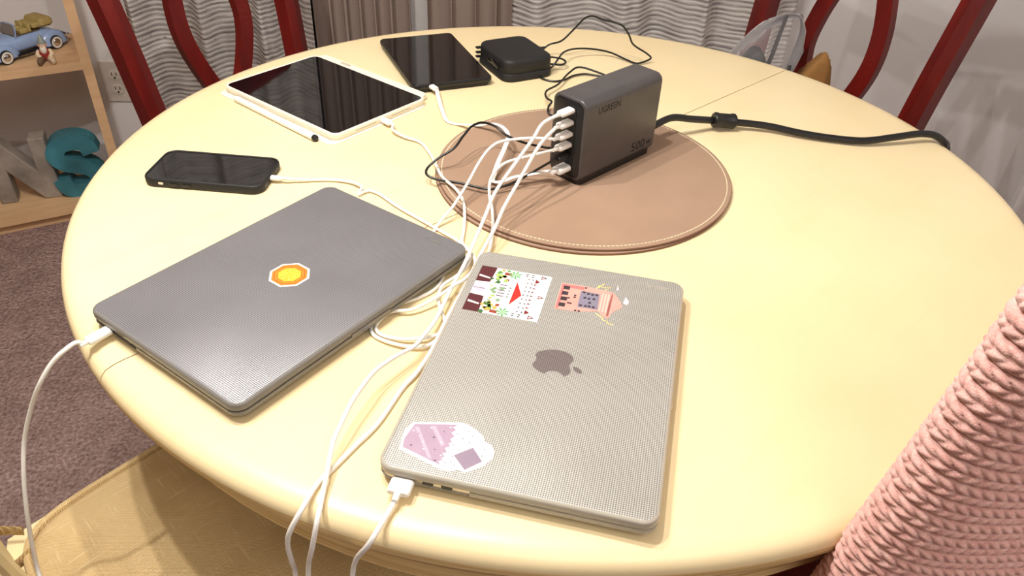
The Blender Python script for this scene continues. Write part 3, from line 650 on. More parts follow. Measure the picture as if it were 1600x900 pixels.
# knit blanket over the third chair
def blanket():
    fw = Vector((math.cos(CH3Y), math.sin(CH3Y), 0)); rt = Vector((-fw.y, fw.x, 0))   # rt: chair's left
    o = Vector((CH3[0], CH3[1], 0))
    nu, nv = 1000, 560
    z0, z1 = 0.56, 1.052
    a = np.linspace(0, 2 * np.pi, nu, endpoint=False)
    e = 2 / 2.5
    cx = np.sign(np.cos(a)) * np.abs(np.cos(a)) ** e; cy = np.sign(np.sin(a)) * np.abs(np.sin(a)) ** e
    # arc-length parameter so the stitches stay even
    pts = np.stack([0.258 * cx, 0.04 * cy], 1)
    seg = np.hypot(*(np.roll(pts, -1, 0) - pts).T); s = np.concatenate([[0], np.cumsum(seg)]); L = s[-1]
    su = np.linspace(0, L, nu, endpoint=False)
    af = np.concatenate([a, [2 * np.pi]])
    a2 = np.interp(su, s, af)
    cx = np.sign(np.cos(a2)) * np.abs(np.cos(a2)) ** e; cy = np.sign(np.sin(a2)) * np.abs(np.sin(a2)) ** e
    P = np.zeros((nv, nu, 3)); rib = 0.0180
    rows = np.linspace(0, 1, nv)
    nst = round(L / 0.0074)
    vlen = 0.0
    prevz, prevk = z0, 1.0
    for j, t in enumerate(rows):
        # flat side then a rounded top
        if t < 0.78: q = t / 0.78; z = z0 + (0.985 - z0) * q; k = 1.0; 
        else:
            th = (t - 0.78) / 0.22 * math.pi / 2; z = 0.985 + (z1 - 0.985) * math.sin(th); k = math.cos(th)
        kx = 1.0 - (1 - k) * 0.34 if k < 1 else 1.0
        if k < 1: kx = 0.70 + 0.30 * k ** 0.55
        ky = max(k, 0.0) ** 0.9
        fl = 1 + 0.03 * max(0, (0.95 - z) / 0.4) ** 1.3
        xb = -0.193 - 0.06 * max(0, (z - 0.45) / 0.55) ** 1.15       # raked back of the chair
        vlen += math.hypot(z - prevz, 0.06 * (prevk - ky)); prevz, prevk = z, ky
        lat = 0.258 * cx * kx * fl; thk = np.where(cy < 0, 0.040 + 0.04 * max(0, (1.0 - z) / 0.44) ** 1.1, 0.040) * cy * ky
        # slow folds
        thk = thk + 0.006 * np.sin(lat * 21 + z * 6) * np.abs(cy) ** 0.5 * ky
        r_ = (vlen + 0.006 * np.sin(lat * 9 + 1)) / rib
        ph = r_ % 1.0
        sgn = np.where(ph < 0.5, 1.0, -1.0)
        tt = (ph * 2) % 1.0
        prof = np.sin(np.pi * np.clip(tt, 0, 1)) ** 0.5
        big = np.sqrt(np.clip(1 - (2 * ph - 1) ** 2, 0, 1))
        wv = su / L * nst + sgn * (tt - 0.5) * 0.95
        st = np.abs(np.cos(np.pi * wv)) ** 0.6
        dsp = 0.0024 * big + 0.0034 * prof * (0.25 + 0.75 * st)
        nxl = cx * np.abs(cx) ** 1.0; nyl = cy
        nl = np.hypot(nxl * 0.25, nyl) + 1e-6
        nx_, ny_ = nxl * 0.25 / nl * max(k, 0.05) ** .5, nyl / nl * max(k, 0.02) ** .5; nz_ = math.sqrt(max(0, 1 - k))
        lat = lat + dsp * nx_; th2 = thk + dsp * ny_; zz = z + dsp * nz_
        P[j, :, 0] = o.x + fw.x * (xb + th2) + rt.x * lat
        P[j, :, 1] = o.y + fw.y * (xb + th2) + rt.y * lat
        P[j, :, 2] = zz
    b = link('knit_blanket', gridmesh('knit_blanket', P, closed_u=True), MT['knit'])
    tag(b, 'dusty pink ribbed knit blanket draped over a chair back', 'blanket')
blanket()

# ================================================================== shelf and its things
SY = R(30); SX = Vector((math.cos(SY), math.sin(SY), 0)); SN = Vector((-SX.y, SX.x, 0))
S0 = Vector((-1.133, 1.960, 0))     # front of the right upright
sh = thing('bookshelf', 'pale birch open bookshelf standing in the corner', 'bookshelf', S0, SY)
SD = 0.25
m = MB(); m.box((0, SD / 2, 0.75), (0.024, SD, 1.5)); m.build('upright', MT['shelf'], sh, smooth=False)
m = MB(); m.box((-0.84, SD / 2, 0.75), (0.024, SD, 1.5)); m.build('upright', MT['shelf'], sh, smooth=False)
for z, th in ((0.045, 0.03), (0.443, 0.020), (0.86, 0.020), (1.26, 0.02)):
    m = MB(); m.box((-0.42, SD / 2, z), (0.816, SD - 0.004, th)); m.build('shelf_board', MT['shelf'], sh, smooth=False)
m = MB(); m.box((-0.42, 0.03, 0.015), (0.80, 0.018, 0.03)); m.build('kickboard', MT['shelf'], sh, smooth=False)

# block letters
def letter(name, label, pos, poly_list, mat, yaw):
    mb = MB()
    for poly in poly_list: mb.slab(poly, -0.026, 0.026, ax=lambda x, y, z: (x, z, y))
    o = mb.build(name, mat, smooth=False, loc=pos, rot=(0, 0, yaw))
    for p in o.data.polygons: p.flip()
    tag(o, label, 'letter', 'block letters on the bottom shelf')
    md = o.modifiers.new('soft_edges', 'BEVEL'); md.width = 0.004; md.segments = 2; md.limit_method = 'ANGLE'
    return o
teal = simple('teal_distressed_paint', (62, 128, 142), 0.6, var=0.16, nscale=14, bump=0.3, bscale=60, bd=0.001)
greyw = simple('weathered_grey_paint', (150, 140, 130), 0.7, var=0.16, nscale=16, bump=0.4, bscale=70, bd=0.001)
H = 0.185
letter('block_letter', 'weathered grey block letter N on the bottom shelf', (-1.378, 1.925, 0.0602),
       [[(-0.078, 0), (-0.036, 0), (-0.036, 0.096), (0.034, 0), (0.078, 0), (0.078, H), (0.036, H), (0.036, 0.088), (-0.034, H), (-0.078, H)]], greyw, R(22))
letter('block_letter', 'teal block letter I cut by the picture edge on the bottom shelf', (-1.515, 1.865, 0.0602),
       [[(-0.045, 0), (0.045, 0), (0.045, 0.03), (0.022, 0.04), (0.022, H - 0.04), (0.045, H - 0.03), (0.045, H), (-0.045, H), (-0.045, H - 0.03), (-0.022, H - 0.04), (-0.022, 0.04), (-0.045, 0.03)]], teal, R(22))
def spoly():
    cl = [(0.046, 0.128), (0.036, 0.156), (0.006, 0.166), (-0.030, 0.158), (-0.046, 0.130), (-0.030, 0.106), (0.0, 0.094), (0.032, 0.080), (0.046, 0.052), (0.032, 0.026), (0.0, 0.018), (-0.036, 0.026), (-0.048, 0.056)]
    C = catmull([(x, y, 0) for x, y in cl], 4); L_ = []; R_ = []
    for i, p in enumerate(C):
        t = (C[min(i + 1, len(C) - 1)] - C[max(i - 1, 0)]).normalized(); n = Vector((-t.y, t.x, 0)); w = 0.0225
        L_.append(((p + n * w).x, (p + n * w).y)); R_.append(((p - n * w).x, (p - n * w).y))
    return L_ + R_[::-1]
letter('block_letter', 'teal block letter S beside the right shelf upright', (-1.245, 1.965, 0.0602), [spoly()], teal, R(22))

# toy convertible car
def toy_car():
    F_ = Vector((-0.46, -0.887, 0)); yaw = math.atan2(F_.y, F_.x)
    t = thing('toy_car', 'pale blue toy convertible car with whitewall tyres on the shelf', 'toy car', (-1.318, 2.004, 0.4532), yaw)
    blue = flat('powder_blue_enamel', (150, 174, 214), 0.22); tan = flat('tan_vinyl', (172, 152, 92), 0.6)
    st = [(-0.112, 0.020, 0.018, 0.026), (-0.104, 0.028, 0.016, 0.034), (-0.085, 0.034, 0.015, 0.045), (-0.06, 0.037, 0.014, 0.053), (-0.035, 0.038, 0.014, 0.0555), (0.0, 0.0385, 0.014, 0.055), (0.03, 0.037, 0.014, 0.055), (0.05, 0.032, 0.014, 0.053), (0.075, 0.027, 0.015, 0.048), (0.095, 0.022, 0.016, 0.040), (0.106, 0.015, 0.018, 0.030), (0.110, 0.006, 0.02, 0.024)]
    n = 20; P = np.zeros((len(st), n, 3))
    for i, (x, w, b, h) in enumerate(st):
        for k in range(n):
            a = 2 * math.pi * k / n; e = 0.55
            c_, s_ = math.cos(a), math.sin(a)
            P[i, k] = (x, w * math.copysign(abs(c_) ** e, c_), (b + h) / 2 + (h - b) / 2 * math.copysign(abs(s_) ** e, s_))
    link('body', gridmesh('body', P, closed_u=True), blue, t)
    for x, ln, zz in ((-0.0685, 0.040, 0.046), (0.0725, 0.044, 0.044)):
        for s in (-1, 1):
            m = MB(); m.ell((x, s * 0.033, 0.012), (ln, 0.0165, zz - 0.010), 20, 8, half=True); m.build('fender', blue, t)
            m = MB(); m.lathe([(0, -0.006), (0.0165, -0.006), (0.018, -0.003), (0.018, 0.003), (0.0165, 0.006), (0.0145, 0.0065)], 24, axis='Y', c=(x, s * 0.043, 0.018)); tyre = m.build('tyre', MT['blacksoft'], t)
            m = MB(); m.lathe([(0.0148, 0.0068), (0.0105, 0.0074), (0.0100, 0.006)], 24, axis='Y', c=(x, s * 0.043, 0.018))
            if s < 0: m.v = [(a, 2 * s * 0.043 - b, c) for a, b, c in m.v]
            m.build('whitewall', flat('whitewall', (226, 222, 212)), tyre)
            m = MB(); m.ell((x, s * 0.0495, 0.018), (0.0100, 0.0035, 0.0100), 16, 10); m.build('hubcap', MT['chrome'], tyre)
    for s in (-1, 1):
        m = MB(); m.box((0.002, s * 0.042, 0.014), (0.078, 0.012, 0.004)); m.build('running_board', MT['black'], t, smooth=False)
        m = MB(); m.ell((0.104, s * 0.030, 0.036), (0.006, 0.008, 0.008), 12, 8); m.build('headlamp', MT['chrome'], t)
    m = MB(); m.rr(0.078, 0.060, 0.012, [(0, 0.0545), (0.001, 0.0562)], c=(-0.012, 0, 0)); m.build('cockpit', flat('cockpit_shade', (92, 76, 50)), t)
    for s in (-1, 1):
        m = MB(); m.rr(0.022, 0.024, 0.005, [(0, 0.056), (0, 0.062), (0.004, 0.066)], c=(-0.006, s * 0.015, 0)); m.rr(0.008, 0.024, 0.003, [(0, 0.056), (0, 0.072), (0.002, 0.075)], c=(-0.021, s * 0.015, 0)); m.build('seat', tan, t)
    m = MB(); m.tube([(0.026, -0.034, 0.054), (0.020, -0.031, 0.076), (0.017, -0.022, 0.081), (0.017, 0.022, 0.081), (0.020, 0.031, 0.076), (0.026, 0.034, 0.054)], 0.0018, 6, 4); ws = m.build('windshield_frame', blue, t)
    m = MB(); m.add([(0.026, -0.033, 0.055), (0.026, 0.033, 0.055), (0.017, 0.027, 0.080), (0.017, -0.027, 0.080), (0.025, -0.033, 0.055), (0.025, 0.033, 0.055), (0.016, 0.027, 0.080), (0.016, -0.027, 0.080)], [(0, 1, 2, 3), (7, 6, 5, 4), (0, 4, 5, 1), (1, 5, 6, 2), (2, 6, 7, 3), (3, 7, 4, 0)]); m.build('windshield_glass', MT['film'], ws, smooth=False)
    m = MB(); m.rr(0.040, 0.070, 0.010, [(0.006, 0.058), (0, 0.064), (0, 0.074), (0.004, 0.080), (0.012, 0.082)], c=(-0.066, 0, 0)); m.rr(0.024, 0.060, 0.006, [(0.003, 0.060), (0, 0.063), (0, 0.070), (0.004, 0.073)], c=(-0.040, 0, 0)); m.build('folded_roof', tan, t)
    for x, w in ((-0.120, 0.07), (0.116, 0.064)):
        m = MB(); m.tube([(x * 0.93, -w / 2, 0.022), (x, -w / 3, 0.022), (x, w / 3, 0.022), (x * 0.93, w / 2, 0.022)], 0.004, 8, 4); m.build('bumper', MT['chrome'], t)
toy_car()

# garden gnome
gn = thing('gnome_figurine', 'tiny seated bearded figurine with a red vest beside the toy car', 'figurine', (-1.228, 1.950, 0.4532), R(-62))
cream = flat('cream_glaze', (226, 204, 172), 0.35); redg = flat('red_glaze', (150, 52, 46), 0.35); grn = flat('grey_green_glaze', (138, 148, 138), 0.4)
m = MB(); m.ell((0, 0, 0.022), (0.013, 0.015, 0.017), 16, 10); m.build('torso', redg, gn)
for s in (-1, 1):
    m = MB(); m.tube([(0, s * 0.008, 0.008), (0.016, s * 0.012, 0.012), (0.024, s * 0.015, 0.008)], [0.008, 0.0075, 0.007], 10); m.ell((0.026, s * 0.0155, 0.0085), (0.009, 0.006, 0.008), 12, 8); m.build('leg', cream if s > 0 else flat('brown_glaze', (112, 86, 66)), gn)
    m = MB(); m.tube([(0, s * 0.012, 0.030), (0.008, s * 0.016, 0.022), (0.014, s * 0.010, 0.017)], [0.005, 0.005, 0.004], 8); m.build('arm', cream, gn)
m = MB(); m.ell((0.002, 0, 0.044), (0.0095, 0.0095, 0.011), 16, 10); m.ell((0.0115, 0, 0.044), (0.003, 0.003, 0.003), 8, 6)
for s in (-1, 1): m.ell((0.002, s * 0.0098, 0.045), (0.002, 0.002, 0.003), 8, 6)
m.build('head', flat('pink_glaze', (222, 180, 154)), gn)
m = MB(); m.ell((0.008, 0, 0.034), (0.007, 0.008, 0.012), 12, 8); m.build('beard', flat('white_glaze', (232, 224, 210)), gn)
m = MB(); m.lathe([(0, 0.072), (0.003, 0.068), (0.007, 0.058), (0.0105, 0.050), (0.0108, 0.048), (0, 0.049)], 16); m.build('hat', grn, gn)

# ================================================================== placemats
def placemat(label, c, z, r, stitched):
    t = thing('placemat', label, 'placemat', (c[0], c[1], z), 0, 'round tan placemats under the charger')
    m = MB(); m.lathe([(0, 0.0), (r - 0.001, 0.0), (r, 0.0008), (r, 0.0020), (r - 0.0008, 0.0028)], 128); m.build('backing', MT['leather_edge'], t)
    m = MB(); m.lathe([(r - 0.0005, 0.0026), (r - 0.002, 0.0032), (r - 0.006, 0.0033), (0.0, 0.0033)], 128); m.build('leather_face', MT['leather'], t)
    if stitched:
        m = MB(); n = 236; rr_ = r - 0.0062
        for k in range(n):
            a = 2 * math.pi * k / n; m.box((rr_ * math.cos(a), rr_ * math.sin(a), 0.0034), (0.0011, 0.0034, 0.0007), a)
        m.build('stitching', MT['stitch'], t, smooth=False, kind='stuff')
placemat('lower round tan placemat peeking out under the stitched one', (0.0835, 0.9165), TOP + 0.0002, 0.1900, False)
placemat('upper round tan leather placemat with cream edge stitching', (0.086, 0.9198), TOP + 0.0037, 0.1905, True)
MATZ = TOP + 0.0072

# ================================================================== charger
CD = Vector((math.cos(R(45.9)), math.sin(R(45.9)), 0)); CW = Vector((-CD.y, CD.x, 0))
CN = Vector((0.078, 0.867, 0))
ch = thing('charger', 'tall dark grey desktop charger standing on the tan placemat', 'charger', (CN.x, CN.y, MATZ), R(45.9))
AX = (Vector((0, 1, 0)), Vector((0, 0, 1)), Vector((1, 0, 0)))
LEN, WID, HGT = 0.149, 0.0534, 0.1115
m = MB(); m.rr(WID, HGT - 0.005, 0.0115, [(0.0022, 0), (0.0006, 0.0008), (0, 0.0025), (0, LEN - 0.0025), (0.0006, LEN - 0.0008), (0.0022, LEN)], c=(0, WID / 2, 0.005 + (HGT - 0.005) / 2), n=8, axes=AX)
m.build('housing', MT['charger'], ch, ang=60)
m = MB(); m.rr(LEN - 0.004, WID - 0.006, 0.008, [(0, 0.0), (0, 0.012)], c=(LEN / 2, WID / 2, 0)); m.build('base', MT['black'], ch)
m = MB(); m.rr(WID - 0.007, HGT - 0.012, 0.009, [(0, 0.001), (0, -0.0004), (0.0008, -0.0009)], c=(0, WID / 2, 0.005 + (HGT - 0.005) / 2), n=8, axes=AX)
for k in range(len(m.f)): m.f[k] = m.f[k][::-1]
fp = m.build('port_panel', MT['charger_face'], ch)
m = MB(); m.rr(0.021, HGT - 0.022, 0.006, [(0, -0.0008), (0, -0.0016), (0.0006, -0.002)], c=(0, 0.0245, 0.005 + (HGT - 0.005) / 2), n=6, axes=AX)
for k in range(len(m.f)): m.f[k] = m.f[k][::-1]
m.build('port_strip', MT['black'], ch)
PORTZ = [0.0965, 0.0812, 0.0663, 0.0520, 0.0382, 0.0210]
for k, z in enumerate(PORTZ):
    m = MB(); w, h = (0.0094, 0.0034) if k < 5 else (0.0130, 0.0056)
    m.rr(w, h, h / 2 - 0.0003, [(0, -0.0018), (0, -0.0026)], c=(0, 0.0222, z), axes=AX); m.build('port', MT['black'], ch)
RZ = R(90)
def lettering(txt, size, x, z, parent, mat, width=None):
    me = text_mesh(txt, size, 0.00025)
    if width:
        xs = [v.co.x for v in me.vertices]; k = width / (max(xs) - min(xs))
        for v in me.vertices: v.co.x *= k
    return link('lettering', me, mat, parent, (x, 0.0001, z), (R(90), 0, 0))
lettering('UGREEN', 0.0125, 0.0437, 0.0945, ch, MT['engrave'], 0.041)
lettering('500', 0.0170, 0.1135, 0.0215, ch, MT['engrave'], 0.028)
lettering('W', 0.0105, 0.1360, 0.0195, ch, MT['engrave'], 0.0105)
m = MB(); m.rr(0.020, 0.016, 0.003, [(0, LEN), (0, LEN + 0.012), (0.003, LEN + 0.016)], c=(0, 0.020, 0.024), axes=AX); m.build('power_inlet', MT['black'], ch)
def port_world(k, out=0.0):
    p = CN + CW * 0.0222 - CD * (0.0012 + out); return Vector((p.x, p.y, MATZ + PORTZ[k]))

# ================================================================== cables
def orient(d, up=Vector((0, 0, 1))):
    d = d.normalized(); s = up.cross(d).normalized(); return (s, d.cross(s), d)
def plug_mb(p, d, w, h, ln, r=None, up=Vector((0, 0, 1))):
    m = MB(); m.rr(w, h, r or min(w, h) / 2 - 0.0002, [(0.0006, 0), (0, 0.0008), (0, ln - 0.002), (0.0012, ln)], c=p, axes=orient(d, up), n=5); return m
def cable(name, label, pts, r, mat, plugs, flat_=None, group='cables on the table'):
    """plugs: list of (position, direction, width, height, length, material, strain_radius)"""
    base = Vector(pts[0]); t = thing(name, label, 'cable', base, 0, group)
    m = MB(); v, f = sweep([Vector(p) - base for p in pts], r, 10, 6, flat_); m.add(v, f); m.build('cord', mat, t)
    for (p, d, w, h, ln, pm, sr) in plugs:
        mb = plug_mb(Vector(p) - base, Vector(d), w, h, ln)
        po = mb.build('plug', pm, t)
        if sr:
            q = Vector(p) - base + Vector(d).normalized() * (ln - 0.001)
            m2 = MB(); m2.lathe([(0, 0), (sr, 0), (sr * 0.8, 0.008), (0, 0.008)], 10)
            ax = orient(Vector(d)); m2.v = [tuple(q + ax[0] * a + ax[1] * b + ax[2] * c) for a, b, c in m2.v]
            m2.build('strain_relief', pm, po)
    return t
wm, bm_ = MT['whitecable'], MT['blackcable']
out = -CD
def V3(l): return [Vector(p) for p in l]
LAPL = (Vector((-0.2223, 0.6364, TOP)), -0.6017); LAPR = (Vector((0.0391, 0.5259, TOP)), -0.2073)
def lap_pt(L_, x, y, z):
    c, s = math.cos(L_[1]), math.sin(L_[1]); return Vector((L_[0].x + x * c - y * s, L_[0].y + x * s + y * c, TOP + z))
def lap_dir(L_, x, y):
    c, s = math.cos(L_[1]), math.sin(L_[1]); return Vector((x * c - y * s, x * s + y * c, 0))
LW = 0.3076; LDP = 0.2160
def usbc(k, m_=None): return (port_world(k), out, 0.0122, 0.0066, 0.021, m_ or MT['white'], 0.0028)
# 1: top port to the left laptop, hanging over the front edge on the way
p = lap_pt(LAPL, -0.0760, -LW / 2 + 0.0006, 0.0092); d = lap_dir(LAPL, 0, -1)
LPs = V3(CAB['LP'])[1:]
pts = [port_world(0, 0.026)] + V3(CAB['A'])[1:] + [Vector((-0.135, 0.285, 0.585)), Vector((-0.20, 0.275, 0.52)), Vector((-0.30, 0.33, 0.492)), Vector((-0.42, 0.40, 0.492))] + LPs[::-1] + [p + d * 0.026]
cable('charging_cable', 'white cable from the topmost charger plug to the sticker-centred grey laptop', pts, 0.0021, wm, [usbc(0), (p, d, 0.0115, 0.0066, 0.022, MT['white'], 0.0026)])
# 2: second port to the right laptop
p = lap_pt(LAPR, -0.0857, -LW / 2 + 0.0006, 0.0090); d = lap_dir(LAPR, 0, -1)
pts = [port_world(1, 0.026)] + V3(CAB['B'])[1:] + [Vector((-0.150, 0.285, 0.58)), Vector((-0.12, 0.272, 0.545)), Vector((-0.085, 0.270, 0.58))] + V3(CAB['MAG'])[::-1] + [p + d * 0.017]
cable('charging_cable', 'white cable from the second charger plug to the silver laptop', pts, 0.0021, wm, [usbc(1), (p, d, 0.0185, 0.0068, 0.0135, MT['white'], 0.0030)])
# 3: third port to the phone, coiled between the laptops
PH = (Vector((-0.3795, 0.867, TOP)), R(-4)); 
p = lap_pt(PH, 0.0742, -0.004, 0.0062); d = lap_dir(PH, 1, 0)
pts = [port_world(2, 0.026)] + V3(CAB['C'])[1:] + [p + d * 0.024]
cable('charging_cable', 'white cable from the third charger plug to the black phone', pts, 0.0018, wm, [usbc(2), (p, d, 0.0082, 0.0056, 0.013, MT['white'], 0.0022)])
# 4: fourth port to the white-cased tablet
IP = (Vector((-0.296, 1.120, TOP)), R(-37.6))
p = lap_pt(IP, 0.1288, -0.002, 0.0065); d = lap_dir(IP, 1, -0.1)
pts = [port_world(3, 0.026)] + V3(CAB['D'])[1:] + [p + d * 0.024]
cable('charging_cable', 'white cable from the fourth charger plug to the cream-cased tablet', pts, 0.0018, wm, [usbc(3), (p, d, 0.0105, 0.0062, 0.018, MT['white'], 0.0024)])
# 5: black cable to the adapter brick
PB = (Vector((-0.0125, 1.277, TOP)), R(28.5))
pb = lap_pt(PB, 0.0462, 0.018, 0.0205); db = lap_dir(PB, 1, 0)
pts = [port_world(4, 0.026)] + V3(CAB['BLK1'])[1:] + [pb + db * 0.020]
cable('charging_cable', 'thin black cable looping from the charger to the black adapter brick', pts, 0.0016, bm_, [usbc(4, MT['black']), (pb, db, 0.0100, 0.0062, 0.013, MT['black'], 0.0028)])
# 6: flat white cable to the black tablet
TB = (Vector((-0.148, 1.273, TOP)), R(23))
p = lap_pt(TB, -0.036, -0.1085, 0.0105); d = lap_dir(TB, 0.25, -1)
pts = [p + d * 0.016] + V3(CAB['E'])[1:] + [port_world(5, 0.026)]
cable('charging_cable', 'flat white ribbon cable from the lowest charger plug to the black tablet', pts, 0.002, wm, [(port_world(5), out, 0.0160, 0.0085, 0.020, MT['white'], 0.0032), (p, d, 0.0100, 0.0062, 0.015, MT['white'], None)], flat_=(0.0030, 0.0011))
# mains cord
pw = CN + CD * (LEN + 0.015) + CW * 0.020; pw = Vector((pw.x, pw.y, MATZ + 0.024))
pl = V3(CAB['POWER'])
pts = [pw] + pl[1:] + [pl[-1] + Vector((0.012, -0.002, -0.05)), pl[-1] + Vector((0.016, 0.0, -0.3)), Vector((pl[-1].x + 0.05, pl[-1].y + 0.02, 0.03)), Vector((pl[-1].x + 0.3, pl[-1].y + 0.3, 0.008))]
t = cable('mains_cable', 'thick black mains cord with a ferrite bead running off the table', pts, 0.0050, MT['blackcable'], [])
a, b = pl[3] - pts[0], pl[5] - pts[0]; ax = orient(b - a); m = MB()
m.lathe([(0, 0), (0.0095, 0), (0.0112, 0.002), (0.0112, 0.006), (0.0104, 0.0075), (0.0104, 0.0265), (0.0112, 0.028), (0.0112, 0.032), (0.0095, 0.034), (0, 0.034)], 20)
mid = (a + b) / 2 - ax[2] * 0.017 + Vector((0, 0, 0.001)); m.v = [tuple(mid + ax[0] * q[0] + ax[1] * q[1] + ax[2] * q[2]) for q in m.v]; m.build('ferrite_bead', MT['black'], t)

# ================================================================== laptops
def laptop(label, L_, lid, edge, alu, ports, logo=False):
    t = thing('laptop', label, 'laptop', L_[0], L_[1])
    D_, W_ = LDP, LW
    zb = 0.0046
    for sx in (-1, 1):
        for sy in (-1, 1):
            m = MB(); m.lathe([(0, 0), (0.007, 0), (0.008, 0.001), (0.008, zb + 0.001), (0, zb + 0.001)], 16, c=(sx * (D_ / 2 - 0.022), sy * (W_ / 2 - 0.022), 0)); m.build('rubber_foot', MT['blacksoft'], t)
    m = MB(); m.rr(D_ - 0.001, W_ - 0.001, 0.0125, [(0.005, zb), (0.001, zb + 0.0016), (0, zb + 0.003)], n=8); 
    ring = rrect(D_ - 0.0004, W_ - 0.0004, 0.0127, 8); inn = rrect(D_ - 0.003, W_ - 0.003, 0.0114, 8)
    gap = lambda p: p[1] < -W_ / 2 + 0.004 and p[0] < -D_ / 2 + 0.072
    ring2 = []; inn2 = []
    # densify the long port side so the cut-out ends cleanly
    n = len(ring)
    for i in range(n):
        j = (i + 1) % n; k = 40 if abs(ring[i][0] - ring[j][0]) > 0.05 and ring[i][1] < 0 else 1
        for q in range(k):
            f = q / k; ring2.append(tuple(ring[i][e] * (1 - f) + ring[j][e] * f for e in (0, 1))); inn2.append(tuple(inn[i][e] * (1 - f) + inn[j][e] * f for e in (0, 1)))
    n = len(ring2); za, zt = zb + 0.0028, zb + 0.0066
    for i in range(n):
        j = (i + 1) % n
        if gap(ring2[i]) or gap(ring2[j]): continue
        v = [(*ring2[i], za), (*ring2[j], za), (*ring2[j], zt), (*ring2[i], zt), (*inn2[i], za), (*inn2[j], za), (*inn2[j], zt), (*inn2[i], zt)]
        m.add(v, [(0, 1, 2, 3), (3, 2, 6, 7), (5, 4, 7, 6), (0, 3, 7, 4), (1, 5, 6, 2)])
    m.build('bottom_shell', edge, t, ang=40)
    m = MB(); m.rr(D_ - 0.0034, W_ - 0.0034, 0.0112, [(0, zb + 0.0031), (0, zb + 0.0074), (0.0006, zb + 0.0078)], n=8); bs = m.build('base', alu, t)
    m = MB(); m.rr(D_ - 0.0034, W_ - 0.0034, 0.0112, [(0.0006, zb + 0.0082), (0, zb + 0.0086), (0, zb + 0.0096)], n=8); m.build('lid', alu, t)
    m = MB(); zt = 0.0158 + zb
    m.rr(D_, W_, 0.0132, [(0, zb + 0.0088), (0, zt - 0.0030), (0.0003, zt - 0.0016), (0.0012, zt - 0.0006), (0.0026, zt - 0.0001)], n=10, cap=(True, False))
    m.build('top_shell', edge, t, ang=60)
    m = MB(); m.rr(D_, W_, 0.0132, [(0.0025, zt - 0.0002), (0.0031, zt)], n=10, cap=(False, True)); m.build('lid_cover', lid, t, ang=60)
    for x, w in ports:
        m = MB(); m.rr(w, 0.0030, 0.00145, [(0, 0), (0, 0.0006)], c=(x, -W_ / 2 + 0.0018, zb + 0.0055), axes=(Vector((1, 0, 0)), Vector((0, 0, 1)), Vector((0, -1, 0)))); m.build('port', MT['black'], bs)
    m = MB(); m.rr(0.052, 0.0040, 0.001, [(0, 0), (0, 0.0007), (0.0005, 0.0011)], c=(D_ / 2 - 0.0002, 0.002, zb + 0.0080), axes=(Vector((0, 1, 0)), Vector((0, 0, 1)), Vector((1, 0, 0)))); m.build('finger_notch', alu, t)
    return t, zt
lapL, zL = laptop('closed grey laptop in a dotted shell with an orange octagon sticker', LAPL, MT['lidL'], MT['shell_edgeL'], MT['aluL'], [(-0.0600, 0.009), (-0.0450, 0.009)])
lapR, zR = laptop('closed silver laptop with building stickers and a fruit-shaped logo', LAPR, MT['lidR'], MT['shell_edgeR'], MT['aluR'], [(-0.0665, 0.009), (-0.0514, 0.009)])
def sticker(parent, outline, z, mat, label):
    m = MB(); m.slab(outline, z, z + 0.00025); o = m.build('sticker', mat, parent, smooth=False); o['label'] = label; return o
class Print:
    def __init__(s, z): s.z = z; s.mb = MB(); s.mats = []; s.k = 0
    def col(s, name, c):
        m = flat('print_' + name, c, 0.45)
        if m not in s.mats: s.mats.append(m)
        return s.mats.index(m)
    def poly(s, pts, name, c, lift=1):
        s.mb.slab(pts, s.z + 0.00002, s.z + 0.00003 + 0.00003 * lift, s.col(name, c))
    def disc(s, x, y, r, name, c, lift=2, n=10, wob=0.0):
        s.poly([(x + r * (1 + wob * random.uniform(-1, 1)) * math.cos(2 * math.pi * i / n), y + r * (1 + wob * random.uniform(-1, 1)) * math.sin(2 * math.pi * i / n)) for i in range(n)], name, c, lift)
    def build(s, parent): return s.mb.build('sticker_print', s.mats, parent, smooth=False)
# octagon on the left lid
def octa(r, rot=22.5, c=(-0.0016, -0.0008)): return [(c[0] + r * math.cos(R(rot + 45 * k)), c[1] + r * math.sin(R(rot + 45 * k))) for k in range(8)]
so = sticker(lapL, octa(0.0212), zL, flat('sticker_white', (244, 242, 238)), 'orange octagon sticker with a white border')
pr = Print(zL + 0.00025)
pr.poly(octa(0.0188), 'orange', (226, 122, 36), 1); pr.poly(octa(0.0160), 'brown', (140, 62, 20), 2); pr.poly(octa(0.0155), 'deep_orange', (232, 132, 40), 3); pr.poly(octa(0.0128), 'brown', (140, 62, 20), 4); pr.poly(octa(0.0122), 'amber', (248, 184, 52), 5)
for k in range(8):
    a = R(45 * k); pr.poly([(-0.0016 + 0.003 * math.cos(a - 0.1), -0.0008 + 0.003 * math.sin(a - 0.1)), (-0.0016 + 0.0098 * math.cos(a - 0.08), -0.0008 + 0.0098 * math.sin(a - 0.08)), (-0.0016 + 0.0098 * math.cos(a + 0.08), -0.0008 + 0.0098 * math.sin(a + 0.08)), (-0.0016 + 0.003 * math.cos(a + 0.1), -0.0008 + 0.003 * math.sin(a + 0.1))], 'pale_amber', (252, 204, 92), 6)
pr.build(so)
